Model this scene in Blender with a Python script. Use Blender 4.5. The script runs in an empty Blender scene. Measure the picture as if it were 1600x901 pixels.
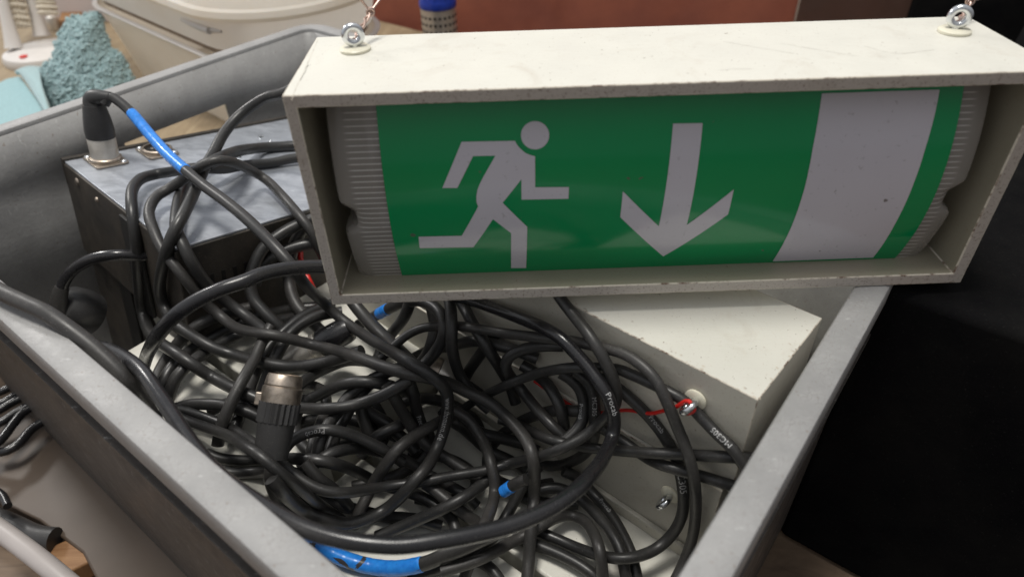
import bpy, bmesh, math, random
import numpy as np
from mathutils import Vector, Matrix
from mathutils.bvhtree import BVHTree

random.seed(11)
SC = bpy.context.scene
COL = SC.collection

# ------------------------------------------------------------------ camera model
PITCH, ROLL, FPX = 0.6705906676544281, -0.029082553316232673, 1062.760684226882
CAM = np.array([0.0, 0.0, 0.21781563731097342])
YAW = 0.8941795579523245
def _axes():
    cp, sp = math.cos(PITCH), math.sin(PITCH)
    f = np.array([0, cp, -sp]); r = np.array([1.0, 0, 0]); u = np.cross(r, f)
    cr, sr = math.cos(ROLL), math.sin(ROLL)
    return cr * r + sr * u, -sr * r + cr * u, f
CR, CU, CF = _axes()
def ray(x, y):
    """direction through a point of the 1600 x 901 picture, with unit forward component"""
    return CF + (x - 800) / FPX * CR - (y - 450.5) / FPX * CU
def at_z(x, y, z):
    d = ray(x, y); return CAM + d * ((z - CAM[2]) / d[2])
def at_t(x, y, t):
    return CAM + ray(x, y) * t
def project(P):
    d = np.asarray(P) - CAM; z = d @ CF
    return 800 + FPX * (d @ CR) / z, 450.5 - FPX * (d @ CU) / z, z

# crate frame: u from the near left wall to the far right wall, v from the far left wall to the near right one
E1 = np.array([math.cos(YAW), math.sin(YAW), 0.0]); E2 = np.array([-math.sin(YAW), math.cos(YAW), 0.0])
def K(u, v, z): return E1 * (u + 0.043) + E2 * (0.6175 - v) + np.array([0, 0, z])
def cr(P):
    P = np.asarray(P); return np.array([P @ E1 - 0.043, 0.6175 - P @ E2, P[2]])
# sign frame
SY = 0.009706; SX_ = np.array([math.cos(SY), math.sin(SY), 0]); SY_ = np.array([-math.sin(SY), math.cos(SY), 0])
SPOS = np.array([-0.0907, 0.2648, 0.0005]); SW, SH, SD = 0.3182, 0.1097, 0.0717
def S(x, y, z): return SPOS + SX_ * x + SY_ * y + np.array([0, 0, z])

# ------------------------------------------------------------------ materials
def srgb(r, g, b):
    f = lambda c: (c / 255 / 12.92) if c / 255 <= 0.04045 else ((c / 255 + 0.055) / 1.055) ** 2.4
    return (f(r), f(g), f(b), 1)
class NT:
    def __init__(self, name):
        self.m = bpy.data.materials.new(name); self.m.use_nodes = True
        self.t = self.m.node_tree; self.n = self.t.nodes; self.b = self.n['Principled BSDF']
        self.co = self.n.new('ShaderNodeTexCoord')
    def link(self, a, b): self.t.links.new(a, b)
    def vec(self, scale=(1, 1, 1), rot=(0, 0, 0)):
        mp = self.n.new('ShaderNodeMapping'); mp.inputs['Scale'].default_value = scale; mp.inputs['Rotation'].default_value = rot
        self.link(self.co.outputs['Object'], mp.inputs['Vector']); return mp.outputs[0]
    def noise(self, scale, detail=6, rough=0.6, vec=None, dist=0):
        n = self.n.new('ShaderNodeTexNoise'); n.inputs['Scale'].default_value = scale; n.inputs['Detail'].default_value = detail
        n.inputs['Roughness'].default_value = rough; n.inputs['Distortion'].default_value = dist
        self.link(vec if vec is not None else self.co.outputs['Object'], n.inputs['Vector']); return n.outputs['Fac']
    def ramp(self, fac, stops):
        r = self.n.new('ShaderNodeValToRGB'); e = r.color_ramp.elements
        while len(e) < len(stops): e.new(0.5)
        for el, (p, c) in zip(e, stops):
            el.position = p; el.color = c if hasattr(c, '__len__') else (c, c, c, 1)
        self.link(fac, r.inputs[0]); return r.outputs[0]
    def mix(self, fac, a, b, mode='MIX'):
        m = self.n.new('ShaderNodeMix'); m.data_type = 'RGBA'; m.blend_type = mode
        for sock, v in ((m.inputs[0], fac), (m.inputs[6], a), (m.inputs[7], b)):
            if isinstance(v, (int, float)): sock.default_value = v
            elif isinstance(v, tuple): sock.default_value = v
            else: self.link(v, sock)
        return m.outputs[2]
    def bump(self, h, strength, dist=0.001):
        b = self.n.new('ShaderNodeBump'); b.inputs['Strength'].default_value = strength; b.inputs['Distance'].default_value = dist
        self.link(h, b.inputs['Height']); self.link(b.outputs[0], self.b.inputs['Normal'])
    def color(self, c):
        if isinstance(c, tuple): self.b.inputs['Base Color'].default_value = c
        else: self.link(c, self.b.inputs['Base Color'])
    def rough(self, r):
        if isinstance(r, (int, float)): self.b.inputs['Roughness'].default_value = r
        else: self.link(r, self.b.inputs['Roughness'])
    def set(self, **k):
        for a, v in k.items(): self.b.inputs[a.replace('_', ' ')].default_value = v
def simple(name, col, rough=0.5, metal=0.0, scale=200, var=0.25, bump=0.0, spec=None):
    t = NT(name); d = tuple(c * (1 - var) for c in col[:3]) + (1,); l = tuple(min(1, c * (1 + var)) for c in col[:3]) + (1,)
    n = t.noise(scale); t.color(t.ramp(n, [(0.3, d), (0.7, l)])); t.rough(t.ramp(t.noise(scale * 0.3), [(0.3, max(0, rough - 0.08)), (0.7, min(1, rough + 0.08))]))
    t.set(Metallic=metal)
    if spec is not None: t.b.inputs['Specular IOR Level'].default_value = spec
    if bump: t.bump(t.noise(scale * 2), bump)
    return t.m

def cream_paint(name, base, dirt, speck=0.62, edge=0.4):
    """old brushed cream enamel: faint cloudy yellowing, dust specks, chips and hairline cracks"""
    t = NT(name)
    c = t.mix(t.ramp(t.noise(14, 4), [(0.35, 0.0), (0.75, 1.0)]), base, tuple(x * 0.93 for x in base[:3]) + (1,))
    fine = t.noise(900, 3, 0.7, t.vec((1, 0.6, 1)))
    c = t.mix(t.ramp(fine, [(speck, 0.0), (speck + 0.09, edge)]), c, dirt)
    sp = t.noise(520, 2, 0.5); c = t.mix(t.ramp(sp, [(0.725, 0.0), (0.755, 0.7)]), c, (0.16, 0.11, 0.07, 1))
    sm = t.noise(24, 8, 0.7, t.vec((1, 1, 1)), 1.5); c = t.mix(t.ramp(sm, [(0.55, 0.0), (0.8, 0.35)]), c, dirt)
    t.color(c); t.rough(t.ramp(t.noise(60), [(0.3, 0.3), (0.7, 0.5)])); t.bump(t.noise(420, 4, 0.6, t.vec((0.35, 1, 1))), 0.25, 0.0006)
    return t.m
def crate_plastic(name, base, scr):
    t = NT(name)
    c = t.mix(t.ramp(t.noise(35, 8, 0.65), [(0.3, 0.0), (0.7, 1.0)]), tuple(x * 0.72 for x in base[:3]) + (1,), base)
    v = t.n.new('ShaderNodeTexVoronoi'); v.feature = 'DISTANCE_TO_EDGE'; v.inputs['Scale'].default_value = 330
    w = t.n.new('ShaderNodeMix'); w.data_type = 'VECTOR'; w.inputs[0].default_value = 0.02
    nz = t.n.new('ShaderNodeTexNoise'); nz.inputs['Scale'].default_value = 60
    t.link(t.co.outputs['Object'], w.inputs[4]); t.link(t.co.outputs['Object'], nz.inputs['Vector']); t.link(nz.outputs['Color'], w.inputs[5]); t.link(w.outputs[1], v.inputs['Vector'])
    crack = t.ramp(v.outputs['Distance'], [(0.0, 1.0), (0.06, 0.0)])
    mask = t.ramp(t.noise(70, 5, 0.7), [(0.44, 0.0), (0.66, 0.55)])
    f = t.mix(1.0, crack, mask, 'MULTIPLY')
    c = t.mix(t.mix(1.0, f, (scr, scr, scr, 1), 'MULTIPLY'), c, (0.12, 0.1, 0.085, 1))
    c = t.mix(t.ramp(t.noise(420, 2, 0.5), [(0.66, 0.0), (0.72, 0.6)]), c, (0.2, 0.16, 0.13, 1))
    c = t.mix(t.ramp(t.noise(260, 5, 0.8, t.vec((0.12, 2.2, 1), (0, 0, -0.35))), [(0.60, 0.0), (0.70, 0.45)]), c, (0.17, 0.155, 0.145, 1))
    c = t.mix(t.ramp(t.noise(120, 6, 0.75, t.vec((1, 3, 1), (0, 0, 0.6))), [(0.60, 0.0), (0.74, 0.6)]), c, (0.62, 0.62, 0.61, 1))
    t.color(c); t.rough(t.ramp(t.noise(80), [(0.3, 0.36), (0.7, 0.6)])); t.bump(t.noise(300, 6), 0.35, 0.0007)
    return t.m
def rubber(name, base, rough, dust, spec=0.5):
    t = NT(name)
    c = t.mix(t.ramp(t.noise(22, 4, 0.6), [(0.35, 0.0), (0.75, dust * 0.55)]), base, (0.11, 0.10, 0.092, 1))
    c = t.mix(t.ramp(t.noise(420, 6, 0.8), [(0.55, 0.0), (0.78, dust)]), c, (0.17, 0.16, 0.15, 1))
    c = t.mix(t.ramp(t.noise(1400, 2, 0.5), [(0.68, 0.0), (0.74, dust)]), c, (0.32, 0.30, 0.28, 1))
    t.color(c); t.rough(t.ramp(t.noise(60, 6), [(0.3, rough - 0.06), (0.7, rough + 0.12)])); t.bump(t.noise(1100, 4), 0.12, 0.0003)
    t.b.inputs['Specular IOR Level'].default_value = spec
    return t.m
def metal(name, col, rough, scale=120, stretch=(1, 1, 1), dirt=0.3):
    t = NT(name)
    n = t.noise(scale, 8, 0.7, t.vec(stretch))
    t.color(t.mix(t.ramp(n, [(0.45, 0.0), (0.75, dirt)]), col, tuple(x * 0.35 for x in col[:3]) + (1,)))
    t.rough(t.ramp(t.noise(scale * 0.6, 6), [(0.3, max(0.05, rough - 0.1)), (0.7, rough + 0.12)])); t.set(Metallic=1.0)
    t.bump(n, 0.12, 0.0004); return t.m

M = {}
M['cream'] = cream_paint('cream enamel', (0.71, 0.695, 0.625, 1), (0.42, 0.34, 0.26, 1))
M['cream_shaded'] = cream_paint('shaded dirty cream enamel', (0.55, 0.525, 0.455, 1), (0.30, 0.23, 0.15, 1), 0.6, 0.5)  # for housing sides: their shade is in the colour, along with dirt
M['cream_inside'] = cream_paint('shaded housing inside', (0.30, 0.275, 0.21, 1), (0.22, 0.17, 0.12, 1), 0.58, 0.4)  # recess shade is painted in: cream darkened for the inside
M['cream_edge'] = cream_paint('greyer cream edge', (0.46, 0.42, 0.38, 1), (0.14, 0.1, 0.07, 1), 0.56, 0.7)  # greyer and darker than the cream outside
def _worn():
    t = NT('worn paint edge'); c = t.mix(t.ramp(t.noise(160, 6, 0.75), [(0.50, 0.0), (0.64, 1.0)]), (0.62, 0.57, 0.48, 1), (0.13, 0.075, 0.05, 1)); t.color(c); t.rough(0.5); return t.m
M['worn'] = _worn()
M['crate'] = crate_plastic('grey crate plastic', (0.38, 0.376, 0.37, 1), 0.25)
M['crate_shaded_dirty'] = crate_plastic('shaded grimy outer crate plastic', (0.085, 0.075, 0.068, 1), 0.3)  # exterior shade as well as grime is put into this darker colour
M['rim'] = crate_plastic('scuffed rim plastic', (0.37, 0.366, 0.362, 1), 0.85)
M['rubber'] = rubber('dusty black rubber', (0.020, 0.020, 0.020, 1), 0.36, 0.34)
M['rubber2'] = rubber('worn black rubber', (0.029, 0.028, 0.027, 1), 0.42, 0.5)
M['pvc'] = rubber('glossy black cable jacket', (0.010, 0.010, 0.012, 1), 0.22, 0.18, 0.6)
M['boot'] = rubber('black plastic boot', (0.032, 0.032, 0.033, 1), 0.38, 0.3)
M['nickel'] = metal('scratched nickel', (0.72, 0.68, 0.62, 1), 0.36, 200); M['nickel'].node_tree.nodes['Principled BSDF'].inputs['Metallic'].default_value = 0.75
M['nickel_dirty'] = metal('worn nickel', (0.50, 0.43, 0.36, 1), 0.42, 260, dirt=0.75)
M['zinc'] = metal('zinc plated steel', (0.72, 0.74, 0.76, 1), 0.2, 300, dirt=0.25)
def _alu():
    t = NT('scratched aluminium'); n = t.noise(45, 8, 0.75, t.vec((1, 2.2, 1), (0, 0, 0.5)), 0.8)
    c = t.ramp(n, [(0.3, (0.36, 0.385, 0.43, 1)), (0.7, (0.60, 0.63, 0.68, 1))])
    s = t.noise(160, 6, 0.8, t.vec((1, 9, 1), (0, 0, 0.9))); c = t.mix(t.ramp(s, [(0.62, 0.0), (0.72, 0.6)]), c, (0.82, 0.84, 0.86, 1))
    t.color(c); t.set(Metallic=0.55); t.rough(t.ramp(n, [(0.3, 0.3), (0.7, 0.52)])); t.bump(s, 0.1, 0.0004); return t.m
M['alu'] = _alu()
M['copper'] = metal('copper wire', (0.56, 0.42, 0.36, 1), 0.42, 300)
M['nylon'] = simple('nylon washer', (0.72, 0.69, 0.56, 1), 0.35, var=0.05)
M['red'] = simple('red insulation', (0.62, 0.02, 0.015, 1), 0.35, var=0.12)
M['white_print'] = simple('white print', (0.44, 0.44, 0.44, 1), 0.5, scale=1800, var=0.6)
M['dark'] = simple('black recess', (0.012, 0.011, 0.01, 1), 0.6, var=0.2)
def _tape():
    t = NT('blue tape'); n = t.noise(95, 4, 0.55, t.vec((1, 1, 1)), 0.6)
    t.color(t.mix(t.ramp(n, [(0.60, 0.0), (0.615, 1.0)]), t.ramp(t.noise(300), [(0.3, (0.015, 0.17, 0.62, 1)), (0.7, (0.03, 0.27, 0.80, 1))]), (0.05, 0.045, 0.045, 1)))
    t.rough(0.28); return t.m
M['tape'] = _tape()
M['tape_clean'] = simple('clean blue tape', (0.025, 0.23, 0.74, 1), 0.28, scale=300, var=0.2)
def _sticker(name, col, speck):
    t = NT(name)
    c = t.mix(t.ramp(t.noise(9, 3), [(0.3, 0.0), (0.7, 0.35)]), col, tuple(x * 0.75 for x in col[:3]) + (1,))
    c = t.mix(t.ramp(t.noise(420, 3, 0.6), [(0.64, 0.0), (0.72, speck)]), c, (0.2, 0.19, 0.2, 1))
    c = t.mix(t.ramp(t.noise(150, 2, 0.5), [(0.745, 0.0), (0.77, 0.8)]), c, (0.12, 0.1, 0.09, 1))
    t.color(c); t.rough(t.ramp(t.noise(40, 5), [(0.3, 0.10), (0.7, 0.2)])); return t.m
M['green'] = _sticker('green film', (0.0, 0.27, 0.085, 1), 0.0)
M['white_film'] = _sticker('white film', (0.60, 0.58, 0.64, 1), 0.35)
def _clear():
    """clear cover with fine moulded prism lines running across it"""
    t = NT('clear ribbed plastic'); out = t.n['Material Output']
    sep = t.n.new('ShaderNodeSeparateXYZ'); t.link(t.co.outputs['Object'], sep.inputs[0])
    fr = t.n.new('ShaderNodeMath'); fr.operation = 'MULTIPLY'; fr.inputs[1].default_value = 1 / 0.0027; t.link(sep.outputs[2], fr.inputs[0])
    f2 = t.n.new('ShaderNodeMath'); f2.operation = 'FRACT'; t.link(fr.outputs[0], f2.inputs[0])
    line = t.ramp(f2.outputs[0], [(0.0, 0.0), (0.36, 0.0), (0.47, 1.0), (0.56, 1.0), (0.66, 0.0)])
    xr = t.n.new('ShaderNodeMath'); xr.operation = 'MULTIPLY_ADD'; xr.inputs[1].default_value = 1 / 0.3182; xr.inputs[2].default_value = 0.0907 / 0.3182; t.link(sep.outputs[0], xr.inputs[0])
    line = t.mix(1.0, line, t.ramp(xr.outputs[0], [(0.058, 0.0), (0.066, 1.0), (0.925, 1.0), (0.933, 0.0)]), 'MULTIPLY')
    tr = t.n.new('ShaderNodeBsdfTransparent'); tr.inputs[0].default_value = (0.88, 0.87, 0.84, 1)
    mx = t.n.new('ShaderNodeMixShader'); t.link(t.ramp(line, [(0.0, 0.40), (1.0, 0.64)]), mx.inputs[0])
    t.color(t.mix(line, (0.56, 0.53, 0.49, 1), (0.86, 0.84, 0.81, 1))); t.rough(0.12); t.bump(line, 0.5, 0.0006)
    t.link(tr.outputs[0], mx.inputs[1]); t.link(t.b.outputs[0], mx.inputs[2]); t.link(mx.outputs[0], out.inputs['Surface']); return t.m
M['clear'] = _clear()
def _dusty(name, base, dust, sc):
    t = NT(name); c = t.mix(t.ramp(t.noise(sc, 8, 0.7), [(0.35, 0.0), (0.75, 1.0)]), base, dust)
    c = t.mix(t.ramp(t.noise(800, 3), [(0.62, 0.0), (0.72, 0.5)]), c, tuple(min(1, x * 2.2) for x in dust[:3]) + (1,))
    t.color(c); t.rough(t.ramp(t.noise(30), [(0.3, 0.42), (0.7, 0.7)])); t.bump(t.noise(500, 5), 0.2, 0.0006); return t.m
M['amp_dark'] = _dusty('dusty black sheet steel', (0.022, 0.020, 0.018, 1), (0.085, 0.070, 0.055, 1), 25)
M['case'] = _dusty('black carpet case', (0.006, 0.006, 0.0068, 1), (0.013, 0.0125, 0.012, 1), 14); M['case'].node_tree.nodes['Principled BSDF'].inputs['Specular IOR Level'].default_value = 0.0
def _wood(name, a, b, sc=(2, 30, 2)):
    t = NT(name); n = t.noise(5, 8, 0.65, t.vec(sc), 1.2); c = t.ramp(n, [(0.3, a), (0.7, b)])
    c = t.mix(t.ramp(t.noise(18, 6), [(0.5, 0.0), (0.75, 0.5)]), c, tuple(x * 0.4 for x in a[:3]) + (1,))
    t.color(c); t.rough(0.6); t.bump(n, 0.3, 0.001); return t.m
M['bench'] = _wood('worn brown bench wood', (0.11, 0.075, 0.05, 1), (0.23, 0.16, 0.105, 1), (3, 12, 3))
M['plywood'] = _wood('yellow plywood', (0.24, 0.175, 0.105, 1), (0.37, 0.29, 0.185, 1), (14, 2, 3))
M['orange_wood'] = _wood('orange wood', (0.20, 0.09, 0.03, 1), (0.33, 0.18, 0.08, 1))
M['terracotta'] = _dusty('terracotta board', (0.36, 0.115, 0.07, 1), (0.20, 0.062, 0.045, 1), 6)
M['brown'] = _dusty('dark brown board', (0.055, 0.028, 0.02, 1), (0.085, 0.04, 0.028, 1), 6)
M['beige'] = simple('beige plastic sheet', (0.095, 0.070, 0.052, 1), 0.5, scale=9, var=0.2)
M['white_plastic'] = simple('white plastic', (0.66, 0.63, 0.60, 1), 0.35, scale=20, var=0.08)
M['rod'] = simple('grey white rod', (0.42, 0.385, 0.37, 1), 0.45, scale=20, var=0.1)
M['bristle'] = simple('pale bristles', (0.66, 0.60, 0.50, 1), 0.7, scale=500, var=0.25)
M['blue_cap'] = simple('blue plastic', (0.02, 0.05, 0.36, 1), 0.35)
M['pale'] = simple('pale board', (0.62, 0.56, 0.55, 1), 0.7, scale=8, var=0.06)
def _towel(name, base, bump):
    t = NT(name); n = t.noise(260, 6, 0.7); c = t.ramp(n, [(0.3, tuple(x * 0.78 for x in base[:3]) + (1,)), (0.7, base)])
    t.color(c); t.rough(0.9); t.bump(n, bump, 0.004); t.b.inputs['Sheen Weight'].default_value = 0.4; return t.m
M['towel'] = _towel('turquoise microfibre', (0.40, 0.57, 0.59, 1), 0.4)
M['felt'] = _towel('turquoise foam cloth', (0.32, 0.52, 0.55, 1), 0.2)
def _tub():
    t = NT('milky translucent plastic'); t.color(t.ramp(t.noise(9, 5), [(0.3, (0.78, 0.72, 0.63, 1)), (0.7, (0.88, 0.86, 0.82, 1))]))
    t.rough(0.32); t.b.inputs['Subsurface Weight'].default_value = 0.35; t.b.inputs['Subsurface Radius'].default_value = (0.02, 0.017, 0.014)
    tl = t.n.new('ShaderNodeBsdfTranslucent'); tl.inputs[0].default_value = (0.85, 0.80, 0.72, 1); mx = t.n.new('ShaderNodeMixShader'); mx.inputs[0].default_value = 0.5
    t.link(t.b.outputs[0], mx.inputs[1]); t.link(tl.outputs[0], mx.inputs[2]); t.link(mx.outputs[0], t.n['Material Output'].inputs['Surface']); return t.m
M['tub'] = _tub()
M['dirty_tub'] = simple('brown dirt line', (0.33, 0.25, 0.18, 1), 0.6, scale=40)

# ------------------------------------------------------------------ mesh helpers
def V(p): return Vector((float(p[0]), float(p[1]), float(p[2])))
def obj(name, bm, mat, parent=None, smooth=True, bevel=0.0, segs=2, edge=-1):
    bmesh.ops.recalc_face_normals(bm, faces=bm.faces[:])
    me = bpy.data.meshes.new(name); bm.to_mesh(me); bm.free()
    o = bpy.data.objects.new(name, me); COL.objects.link(o)
    for m in (mat if isinstance(mat, (list, tuple)) else [mat]): me.materials.append(m)
    if parent is not None:
        o.parent = parent; o.matrix_parent_inverse = base_inv(parent)
    if smooth:
        for p in me.polygons: p.use_smooth = True
        me.set_sharp_from_angle(angle=math.radians(38))
    if bevel:
        b = o.modifiers.new('bevel', 'BEVEL'); b.width = bevel; b.segments = segs; b.limit_method = 'ANGLE'; b.angle_limit = math.radians(40); b.harden_normals = True; b.material = edge
    return o
def base_inv(p):
    # everything is built in world space: only the Empties carry a location
    return Matrix.Translation(-p.location) if p.type == 'EMPTY' else Matrix.Identity(4)
def tag(o, label=None, cat=None, group=None, kind=None):
    for k, v in (('label', label), ('category', cat), ('group', group), ('kind', kind)):
        if v: o[k] = v
    return o
def thing(name, loc, label, cat, group=None):
    o = bpy.data.objects.new(name, None); o.empty_display_size = 0.02; COL.objects.link(o); o.location = V(loc)
    return tag(o, label, cat, group)
OBST = []
def note(bm):
    bm.verts.ensure_lookup_table(); bm.verts.index_update(); OBST.append(([v.co.copy() for v in bm.verts], [[v.index for v in f.verts] for f in bm.faces]))
def hexa(bm, P8):
    """P8: 4 bottom points then 4 top points, both counter-clockwise"""
    v = [bm.verts.new(V(p)) for p in P8]
    for f in ((3, 2, 1, 0), (4, 5, 6, 7), (0, 1, 5, 4), (1, 2, 6, 5), (2, 3, 7, 6), (3, 0, 4, 7)): bm.faces.new([v[i] for i in f])
def fbox(bm, F, x0, x1, y0, y1, z0, z1):
    hexa(bm, [F(x0, y0, z0), F(x1, y0, z0), F(x1, y1, z0), F(x0, y1, z0), F(x0, y0, z1), F(x1, y0, z1), F(x1, y1, z1), F(x0, y1, z1)])
def loft(bm, loops, close=True, cap=False, wrap=False):
    L = [[bm.verts.new(V(p)) for p in lp] for lp in loops]
    n = len(L[0]); rng = range(len(L)) if wrap else range(len(L) - 1)
    for i in rng:
        a, b = L[i], L[(i + 1) % len(L)]
        for j in range(n if close else n - 1):
            k = (j + 1) % n; bm.faces.new((a[j], a[k], b[k], b[j]))
    if cap: bm.faces.new(L[0][::-1]); bm.faces.new(L[-1])
    return L
def frame_of(d):
    d = np.asarray(d, float); d = d / np.linalg.norm(d); a = np.array([0, 0, 1.0]) if abs(d[2]) < 0.9 else np.array([1.0, 0, 0])
    x = np.cross(a, d); x /= np.linalg.norm(x); return x, np.cross(d, x), d
def lathe(bm, base, axis, prof, n=28, cap=True, flute=None):
    """prof: (radius, height along the axis)"""
    x, y, d = frame_of(axis); base = np.asarray(base, float)
    def rr(r, k): return r if flute is None else r * (1 - flute * (k % 2))
    loft(bm, [[base + d * h + (x * math.cos(2 * math.pi * k / n) + y * math.sin(2 * math.pi * k / n)) * rr(r, k) for k in range(n)] for r, h in prof], True, cap)
def tube(bm, pts, r, n=12, caps=True):
    pts = np.asarray(pts, float); T = np.gradient(pts, axis=0); T /= np.linalg.norm(T, axis=1)[:, None] + 1e-12
    a = np.array([0, 0, 1.0]) if abs(T[0][2]) < 0.9 else np.array([1.0, 0, 0])
    x = np.cross(T[0], a); x /= np.linalg.norm(x); loops = []
    for i in range(len(pts)):
        x = x - T[i] * (x @ T[i]); x /= np.linalg.norm(x); y = np.cross(T[i], x)
        ri = r[i] if hasattr(r, '__len__') else r
        loops.append([pts[i] + ri * (x * math.cos(2 * math.pi * k / n) + y * math.sin(2 * math.pi * k / n)) for k in range(n)])
    loft(bm, loops, True, caps)
def spline(pts, step):
    """centripetal-like Catmull-Rom through pts (any dimension), resampled every `step`"""
    P = np.asarray(pts, float); P = np.vstack([2 * P[0] - P[1], P, 2 * P[-1] - P[-2]]); out = []
    for i in range(1, len(P) - 2):
        p0, p1, p2, p3 = P[i - 1:i + 3]
        for s in np.linspace(0, 1, 24, endpoint=False):
            out.append(0.5 * ((2 * p1) + (p2 - p0) * s + (2 * p0 - 5 * p1 + 4 * p2 - p3) * s ** 2 + (3 * p1 - p0 - 3 * p2 + p3) * s ** 3))
    out.append(P[-2]); out = np.array(out)
    L = np.concatenate([[0], np.cumsum(np.linalg.norm(np.diff(out[:, :2] if out.shape[1] == 2 else out, axis=0), axis=1))])
    n = max(3, int(L[-1] / step) + 1); s = np.linspace(0, L[-1], n)
    return np.stack([np.interp(s, L, out[:, k]) for k in range(out.shape[1])], 1)
def torus(bm, c, axis, R, r, n=32, m=14):
    x, y, d = frame_of(axis); c = np.asarray(c, float)
    loops = []
    for i in range(n):
        a = 2 * math.pi * i / n; e = x * math.cos(a) + y * math.sin(a)
        loops.append([c + e * (R + r * math.cos(2 * math.pi * j / m)) + d * r * math.sin(2 * math.pi * j / m) for j in range(m)])
    loft(bm, loops, True, False, True)
def rrect(u0, u1, v0, v1, rad, seg=8):
    pts = []
    for cu, cv, a0 in ((u1 - rad, v1 - rad, 0), (u0 + rad, v1 - rad, 90), (u0 + rad, v0 + rad, 180), (u1 - rad, v0 + rad, 270)):
        for k in range(seg + 1):
            a = math.radians(a0 + 90 * k / seg); pts.append((cu + rad * math.cos(a), cv + rad * math.sin(a)))
    return pts
def BM(): return bmesh.new()
# ------------------------------------------------------------------ setting
BENCH_Z = -0.242; SHELF_Z = -0.16; BASE_Z = -0.15
bm = BM(); bmesh.ops.create_grid(bm, x_segments=1, y_segments=1, size=4.0, matrix=Matrix.Translation((0, 0.6, BENCH_Z)))
tag(obj('bench_top', bm, M['bench'], smooth=False), kind='structure')

# ------------------------------------------------------------------ crate
UW, VW = 0.403, 0.600
crate = thing('plastic_crate', K(UW / 2, VW / 2, BENCH_Z), 'large open grey plastic stacking crate with scuffed rim, full of cables', 'crate')
def cring(off, z, rad=0.026): return [K(u, v, z) for u, v in rrect(off, UW - off, off, VW - off, max(0.004, rad - off))]
bm = BM()
prof = [(0.0035, -0.017), (0.0012, -0.018), (0.0, -0.016), (0.0, -0.0025), (0.0007, -0.0007), (0.0025, 0.0), (0.0127, 0.0), (0.0145, -0.0007), (0.0152, -0.0022), (0.0150, -0.0045), (0.0118, -0.0045), (0.0035, -0.010)]
loft(bm, [cring(o, z) for o, z in prof], True, False, True)
obj('rim', bm, M['rim'], crate)
# walls as one skin with a hand hole through the far left wall
bm = BM()
H0, H1, HZ0, HZ1 = 0.175, 0.277, -0.083, -0.043
WO = 0.0137
base_loop = rrect(WO, UW - WO, WO, VW - WO, 0.0125)
loop = []
for i, p in enumerate(base_loop):
    loop.append(p); q = base_loop[(i + 1) % len(base_loop)]
    if abs(p[1] - WO) < 1e-6 and abs(q[1] - WO) < 1e-6 and abs(q[0] - p[0]) > 0.1: loop += [(H0, WO), (H1, WO)]
zs = [-0.004, HZ1, HZ0, -0.232]
rings = [[K(u, v, z) for u, v in loop] for z in zs]
L = loft(bm, rings)
i0 = loop.index((H0, WO))
hole = [f for f in bm.faces if set(f.verts) == {L[1][i0], L[1][i0 + 1], L[2][i0], L[2][i0 + 1]}]
bmesh.ops.delete(bm, geom=hole, context='FACES_ONLY')
note(bm)
o = obj('wall', bm, M['crate'], crate); s = o.modifiers.new('thick', 'SOLIDIFY'); s.thickness = 0.0036; s.offset = 0
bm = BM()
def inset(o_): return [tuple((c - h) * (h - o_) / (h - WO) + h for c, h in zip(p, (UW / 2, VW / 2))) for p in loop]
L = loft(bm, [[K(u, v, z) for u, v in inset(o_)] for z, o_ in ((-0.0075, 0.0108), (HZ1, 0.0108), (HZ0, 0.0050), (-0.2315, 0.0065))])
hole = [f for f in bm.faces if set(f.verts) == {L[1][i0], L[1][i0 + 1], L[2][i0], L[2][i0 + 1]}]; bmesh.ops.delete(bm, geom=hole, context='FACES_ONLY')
obj('outer_wall', bm, M['crate_shaded_dirty'], crate)
bm = BM(); loft(bm, [[K(u, v, z) for u, v in rrect(0.014, UW - 0.014, 0.014, VW - 0.014, 0.012)] for z in (-0.2405, -0.231)], True, True); note(bm)
obj('crate_floor', bm, M['crate'], crate)
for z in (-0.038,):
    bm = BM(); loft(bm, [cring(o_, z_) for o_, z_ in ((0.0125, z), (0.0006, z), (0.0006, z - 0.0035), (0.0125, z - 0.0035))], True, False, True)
    obj('rib', bm, M['crate_shaded_dirty'], crate)

# ------------------------------------------------------------------ the hanging exit sign
sign = thing('exit_sign', S(SW / 2, SD / 2, 0), 'cream boxed emergency exit sign with green running man panel, hung from two eyelets', 'exit sign')
XI0, XI1, ZI0, ZI1 = 0.0052, SW - 0.0062, 0.0062, SH - 0.0055
def rect(x0, x1, z0, z1, y): return [S(x0, y, z0), S(x1, y, z0), S(x1, y, z1), S(x0, y, z1)]
bm = BM()
L = loft(bm, [rect(0, SW, 0, SH, SD), rect(0, SW, 0, SH, 0), rect(XI0, XI1, ZI0, ZI1, 0), rect(XI0, XI1, ZI0, ZI1, SD - 0.006)], True, True)
for f in bm.faces:
    c = f.calc_center_median(); loc = np.array(c) - SPOS; y = loc @ SY_
    if abs(y) < 1e-4: f.material_index = 1
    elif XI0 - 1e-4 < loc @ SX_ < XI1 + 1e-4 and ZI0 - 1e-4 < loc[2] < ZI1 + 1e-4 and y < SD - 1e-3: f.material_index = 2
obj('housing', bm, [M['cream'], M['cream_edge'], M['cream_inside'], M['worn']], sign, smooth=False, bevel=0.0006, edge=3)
def ontop(px, py): return at_z(px, py, SPOS[2] + SH + 0.00006)
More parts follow.
